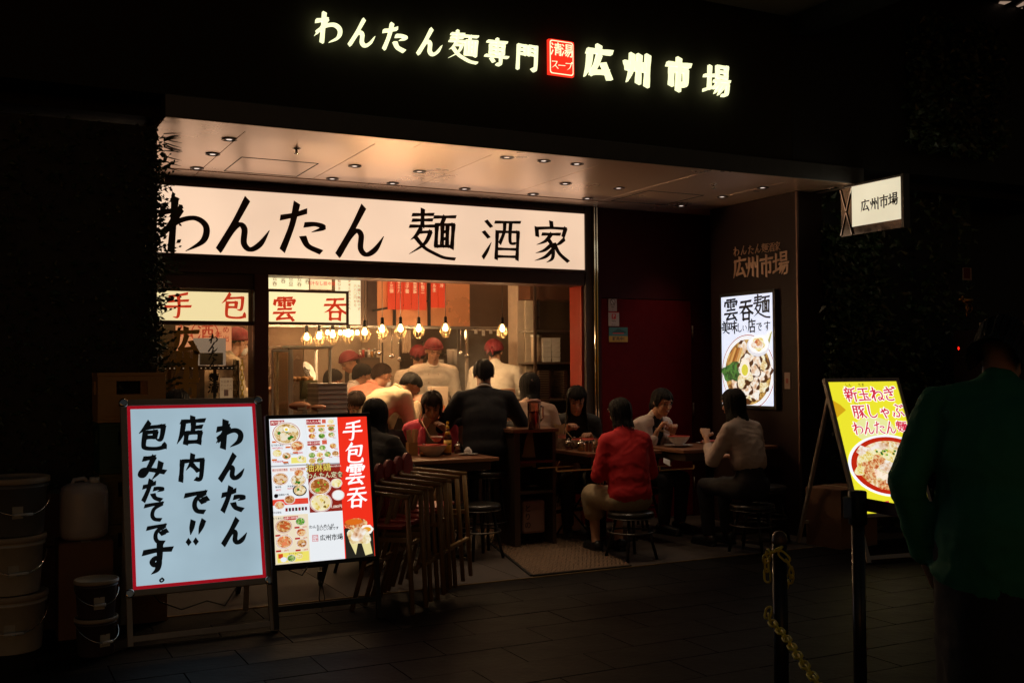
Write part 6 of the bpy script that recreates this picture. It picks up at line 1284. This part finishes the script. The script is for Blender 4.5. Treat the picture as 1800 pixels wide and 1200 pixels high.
    for s_ in (1,-1):
        an = legs[s_][2]; sb = MB(); sb.cap2(an+Vector((0,-.04,-.035)), an+Vector((0,.155,-.055)), .042, .033); sb.box(an+Vector((-.035,-.075,-.088)), an+Vector((.035,.185,-.075))); solid('shoe', sb, .009, 3, m_blackp, t)
    if pose == 'sit':
        return t, hz, (lambda v: Vector(loc)+rot @ Vector(v)), hd, hip
    return t, hz, (lambda v: Vector(loc)+rot @ Vector(v)), hd, hip
def seat_for(r_, label):
    t, hz, Wd, hd, hip = r_; p = Wd((0,-.01,0)); stool(max(.35, hz-.135), label, (p.x, p.y, 0))
def chops(r_, s_, label, d, L=.23, off=.018):
    t, hz, Wd, hd, hip = r_; h_ = hd[s_]; c = thing('chopsticks', label, 'chopsticks', tuple(Wd((0,0,0))), t.rotation_euler.z); d = Vector(d).normalized(); a = h_+Vector((0,.07,.0))-d*.07
    for k in (-1,1): obj('chopstick', MB().cyl(a+Vector((.004*k,0,.008*k)), a+d*L+Vector((.002*k,0,.001*k)), .0035, .002, 6), mat('chopstick_wood', None), c)
white_c = cloth('cook_white', (.76,.70,.60)); 
P = person('woman with bobbed hair in a pink cardigan eating with chopsticks at the first table', 759, 690, 8.5, 196, 12, 14, 30, -8, R=(.06,.27,.44), L=(-.11,.29,.40), g=1.1, top=cloth('pink_cardigan', (.70,.075,.12)), inner=cloth('white_shirt', (.60,.54,.50)), open_w=.05, hair='bob', hm=m_hairb, female=True, curl=(55,35))
seat_for(P, 'black stool under the woman in the pink cardigan'); chops(P, 1, 'pale chopsticks in the hand of the woman in pink', (-.35,.5,-.75))
t = thing('small_bowl', 'small pinkish bowl held over the noodle bowl by the woman in pink', 'bowl', tuple(at(768, 776, D=8.15))); t.location.z += 0; obj('bowl_body', MB().lathe([(.02,0),(.024,.004),(.045,.03),(.05,.04),(.046,.039),(.02,.008),(0,.008)], n=24), mat('bowl_pink', (.6,.36,.28), .4), t)
P = person('man with grey black hair in a dark navy suit seen from behind at the counter', 850, 632, 8.75, 24, 12, 12, 12, 0, R=(.14,.36,.20), L=(-.16,.36,.26), g=1.04, top=cloth('navy_suit', (.0035,.0035,.007), .85), collar=cloth('white_shirt', None), hair='short', hm=mat('grey_hair', (.022,.016,.014), .55, scale=8, stretch=(60,60,3), bump=.7, spec=.25), sc=1.0, wr=.002, elbow=(.6,-.1,-.6))
seat_for(P, 'black stool under the man in the dark suit')
P = person('woman with dark shoulder hair and a silver clip in a beige sweater seen from behind', 929, 655, 9.1, 26, 8, 12, 14, 12, R=(.16,.32,.2), L=(-.2,.32,.24), top=cloth('beige_sweater', (.46,.30,.22)), hair='mid', female=True, g=1.05, wr=.005, elbow=(.3,-.2,-.8))
seat_for(P, 'black stool under the woman in the beige sweater')
t = thing('hair_clip', 'silver leaf clip in the hair of the woman in beige', 'hair clip', tuple(at(935, 668, D=8.965)))
for k in range(4): obj('clip_leaf', MB().ell((.006*(k % 2), -.004, -.014*k), (.007,.004,.009), 8, 6), m_chrome, t)
P = person('woman with very long black hair in black looking down at the middle table', 1014, 680, 9.05, 203, 12, 12, 26, -4, R=(.10,.30,.36), L=(-.12,.28,.3), top=cloth('black_knit', None), hair='long', female=True, curl=(55,40))
seat_for(P, 'black stool under the long haired woman in black'); chops(P, 1, 'pale chopsticks in the hand of the long haired woman in black', (-.5,.3,-.6))
P = person('person with bobbed black hair in a bright red sweater seen from behind', 1084, 700, 8.05, 4, 5, 10, 16, 14, R=(.13,.30,.16), L=(-.11,.30,.13), g=1.05, top=cloth('red_sweater', (.55,.012,.018)), bottom=cloth('cream_skirt', (.36,.27,.16)), long_skirt=.35, hair='bob', female=True, sc=.93, wr=.006, elbow=(.4,-.3,-.8), sleeve=.95)
seat_for(P, 'black stool under the person in the red sweater')
P = person('woman in a white cardigan over black eating noodles beside the maroon door', 1168, 683, 9.15, 168, 14, 12, 14, -10, R=(.10,.30,.38), L=(-.09,.30,.36), top=cloth('white_cardigan', (.58,.46,.42)), inner=cloth('black_knit', None), open_w=.06, hair='tied', female=True, curl=(55,45), sleeve=.75)
seat_for(P, 'black stool under the woman in the white cardigan'); chops(P, 1, 'pale chopsticks lifting noodles of the woman in white cardigan', (-.6,.45,-.25))
P = person('woman with straight black hair in a white sweater before the bright screen', 1284, 683, 8.35, -6, 8, 10, 10, 8, crop=True, shw=.86, R=(.08,.30,.2), L=(-.12,.36,.36), g=.88, top=cloth('white_sweater', (.62,.50,.46)), hair='mid', female=True, sc=.96, wr=.006, elbow=(.3,-.3,-.8), sleeve=.6)
seat_for(P, 'black stool under the woman in the white sweater')
P = person('woman with shoulder length hair in a black coat seen from behind at the first table', 662, 700, 7.75, 38, 12, 16, 12, 0, R=(.15,.34,.2), L=(-.15,.34,.2), g=1.2, top=cloth('black_coat', (.03,.024,.02)), hair='mid', female=True, sc=1.06, wr=.005, elbow=(.6,-.2,-.7))
seat_for(P, 'black stool under the woman in the black coat')
P = person('woman in dark clothes and glasses looking down beside the menu board', 627, 690, 8.95, 204, 10, 10, 28, 8, top=cloth('dark_blouse', (.02,.015,.02)), hair='mid', hm=m_hairb, female=True, glasses=True, sc=1.05)
seat_for(P, 'black stool under the woman with glasses')
P = person('man in a cream shirt bending low over his bowl at the counter', 736, 663, 9.35, 74, 34, 26, 48, 0, R=(.12,.50,.26), L=(-.12,.50,.28), wr=.003, top=cloth('cream_shirt', (.60,.47,.30)), collar=cloth('cream_shirt', None), hair='short', sk=skin2, curl=(55,55))
seat_for(P, 'black stool under the man in the cream shirt')
P = person('balding man in a salmon shirt with a lowered white mask at the counter', 678, 640, 10.05, 72, 22, 18, 20, 0, top=cloth('salmon_shirt', (.66,.27,.19)), collar=cloth('salmon_shirt', None), hair='bald', hm=m_hairb, mask=True, sk=skin2, R=(.14,.42,.26), L=(-.14,.42,.26))
seat_for(P, 'black stool under the man in the salmon shirt')
P = person('man in a white shirt farthest along the counter', 643, 640, 10.7, 72, 20, 16, 18, 0, top=cloth('white_shirt', None), collar=cloth('white_shirt', None), hair='short', sk=skin2, R=(.14,.40,.26), L=(-.14,.40,.26))
seat_for(P, 'black stool under the man in the white shirt')
P = person('black haired customer just visible between the glass cabinet and the seated men', 592, 650, 10.9, 70, 14, 14, 20, 0, hair='short', detail=False)
seat_for(P, 'black stool under the customer behind the glass cabinet')
person('young cook in white jacket and red bandana working with head bowed', 764, 597, 11.0, 200, 6, 10, 26, 10, pose='stand', R=(.26,.34,.12), L=(-.20,.34,.12), top=white_c, bottom=white_c, cap=True, buttons=True, collar=white_c, sk=skin, wr=.006, sc=1.02)
person('cook in white and red cap standing behind the bowed cook, seen from the back', 735, 607, 12.0, 24, 4, 8, 10, 0, pose='stand', R=(.2,.3,.16), L=(-.2,.3,.16), top=white_c, bottom=white_c, cap=True, sc=1.0)
person('cook in white with red cap seen from behind working in the steam', 870, 597, 10.3, 22, 10, 12, 12, -20, pose='stand', R=(.2,.34,.12), L=(-.16,.34,.14), top=white_c, bottom=white_c, cap=True, sc=.98, wr=.006)
person('cook with puffy red cap and white mask in profile behind the left window', 425, 579, 9.45, 78, 12, 14, 18, 6, pose='stand', top=cloth('cook_pale', (.50,.42,.30)), bottom=cloth('black_trousers', None), cap=3, mask=True, R=(.16,.42,.2), L=(-.16,.40,.2))
person('cook in white and red bandana bending to the left deep in the kitchen', 603, 620, 11.7, 262, 22, 18, 34, 0, pose='stand', top=white_c, bottom=white_c, cap=True, R=(.14,.4,.12), L=(-.14,.4,.12), detail=False)
P = person('dark haired person seated in the shade behind the message board', 315, 684, 7.6, 40, 10, 10, 10, 0, hair='mid', detail=False)
seat_for(P, 'black stool under the person behind the message board')
P = person('person in a dark green long sleeved shirt standing in the right foreground with bowed head', 1774, 590, 3.62, 58, 8, 24, 60, -6, pose='stand', g=.98, shw=.94, hang=False, long_top=.08, R=(.22,.08,-.10), L=(-.215,.05,-.06), top=cloth('green_shirt', (.016,.20,.105)), bottom=cloth('black_trousers', None), long_skirt=.8, hair='bob', sc=1.0, curl=(25,25), pR=(-1,0,-.2), pL=(1,0,-.2), elbow=(.5,-.8,0), wr=.006)
for i, (x, y, D, h_, lb_) in enumerate(((840,884,7.95,.45,'low black stool under the near edge of the first table'),(1775,830+0,5.2,.62,'tall black stool at the right edge behind the person in green'),(1345,862,8.6,.45,'black stool at the right end of the third table'))):
    q = at(x, y, D=D); stool(h_ if i else max(.3, q.z), lb_, (q.x, q.y, 0))
# bags under the middle table
t = thing('folding_stand', 'low black folding luggage stand holding a brown backpack', 'stand', tuple(at(985, 935, Z=0)), .2)
for y in (-.16,.16):
    obj('leg', MB().cyl((-.20,y,.0), (.20,y,.40), .008, n=8), m_blackm, t); obj('leg', MB().cyl((.20,y+.02,.0), (-.20,y+.02,.40), .008, n=8), m_blackm, t)
obj('tray', MB().box((-.23,-.18,.401), (.23,.2,.42)), m_blackp, t, .004); bz_ = t.location
t = thing('backpack', 'bulging dark brown leather backpack on the folding stand', 'bag', (bz_.x,bz_.y,.422), .3); lm = mat('brown_leather', (.20,.075,.045), .35, bump=.3, scale=10)
b = MB(); b.ell((0,0,.16), (.19,.12,.17)); b.ell((.02,-.02,.06), (.18,.13,.07)); b.ell((.03,-.08,.12), (.12,.07,.09)); solid('bag_body', b, .012, 3, lm, t, .012, 8); obj('strap', MB().tube([(-.12,-.10,.05),(-.16,-.13,.16),(-.06,-.12,.28),(.02,-.02,.35)], .009, 8), lm, t); obj('handle', MB().tube([(-.03,0,.32),(0,0,.37),(.04,0,.32)], .006, 8), lm, t)
t = thing('tote_bag', 'cream tote bag with dark straps under the folding stand', 'bag', (bz_.x-.02,bz_.y-.08,.02), .25)
b = MB(); b.box((-.16,-.06,0), (.16,.07,.22)); b.ell((0,0,.2), (.13,.06,.05)); solid('bag_body', b, .014, 4, mat('tote_cream', (.70,.50,.38), .7), t, .012, 7); obj('band', MB().box((-.165,-.072,.17), (.165,-.066,.20)), m_blackp, t); obj('strap', MB().tube([(-.08,-.05,.2),(-.06,-.03,.30),(.04,-.03,.31),(.08,-.05,.2)], .009, 8), mat('tote_strap', (.3,.22,.2), .6), t)
# steam over the range
st = thing('steam', 'soft plume of steam rising beside the cook at the range', 'steam', tuple(at(822, 655, D=10.0))); vm = bpy.data.materials.new('steam'); vm.use_nodes = True; n = vm.node_tree.nodes; l = vm.node_tree.links; n.remove(n['Principled BSDF'])
pv = n.new('ShaderNodeVolumePrincipled'); pv.inputs['Color'].default_value = (1,.95,.9,1); nt_ = n.new('ShaderNodeTexNoise'); nt_.inputs['Scale'].default_value = 5; nt_.inputs['Detail'].default_value = 4; tc = n.new('ShaderNodeTexCoord'); l.new(tc.outputs['Object'], nt_.inputs[0])
ln_ = n.new('ShaderNodeVectorMath'); ln_.operation = 'LENGTH'; mpn = n.new('ShaderNodeMapping'); mpn.inputs['Scale'].default_value = (2.6,2.6,1.7); l.new(tc.outputs['Object'], mpn.inputs[0]); l.new(mpn.outputs[0], ln_.inputs[0])
m1 = n.new('ShaderNodeMapRange'); m1.inputs[1].default_value = 1; m1.inputs[2].default_value = .1; m1.inputs[3].default_value = 0; m1.inputs[4].default_value = 1.1; l.new(ln_.outputs['Value'], m1.inputs[0])
m2 = n.new('ShaderNodeMapRange'); m2.inputs[1].default_value = .4; m2.inputs[2].default_value = .65; l.new(nt_.outputs[0], m2.inputs[0]); mm = n.new('ShaderNodeMath'); mm.operation = 'MULTIPLY'; l.new(m1.outputs[0], mm.inputs[0]); l.new(m2.outputs[0], mm.inputs[1]); l.new(mm.outputs[0], pv.inputs['Density']); l.new(pv.outputs[0], n['Material Output'].inputs['Volume'])
obj('plume', MB().ell((0,0,.0), (.26,.3,.5), 20, 12), vm, st, kind='stuff')

# thin haze added through the kitchen to put a glow round its bulbs
hz = bpy.data.materials.new('kitchen_glow_haze'); hz.use_nodes = True; n = hz.node_tree.nodes; n.remove(n['Principled BSDF']); pv = n.new('ShaderNodeVolumePrincipled'); pv.inputs['Color'].default_value = (1,.92,.82,1); pv.inputs['Density'].default_value = .034; pv.inputs['Anisotropy'].default_value = .55
hz.node_tree.links.new(pv.outputs[0], n['Material Output'].inputs['Volume'])
t = thing('kitchen_glow_haze', 'thin haze added to the kitchen to give its bulbs a glow', 'steam', (0,0,0)); obj('glow_haze', MB().box((.32,8.56,.02), (8.18,12.55,2.65)), hz, t, kind='stuff')

COL.finish()
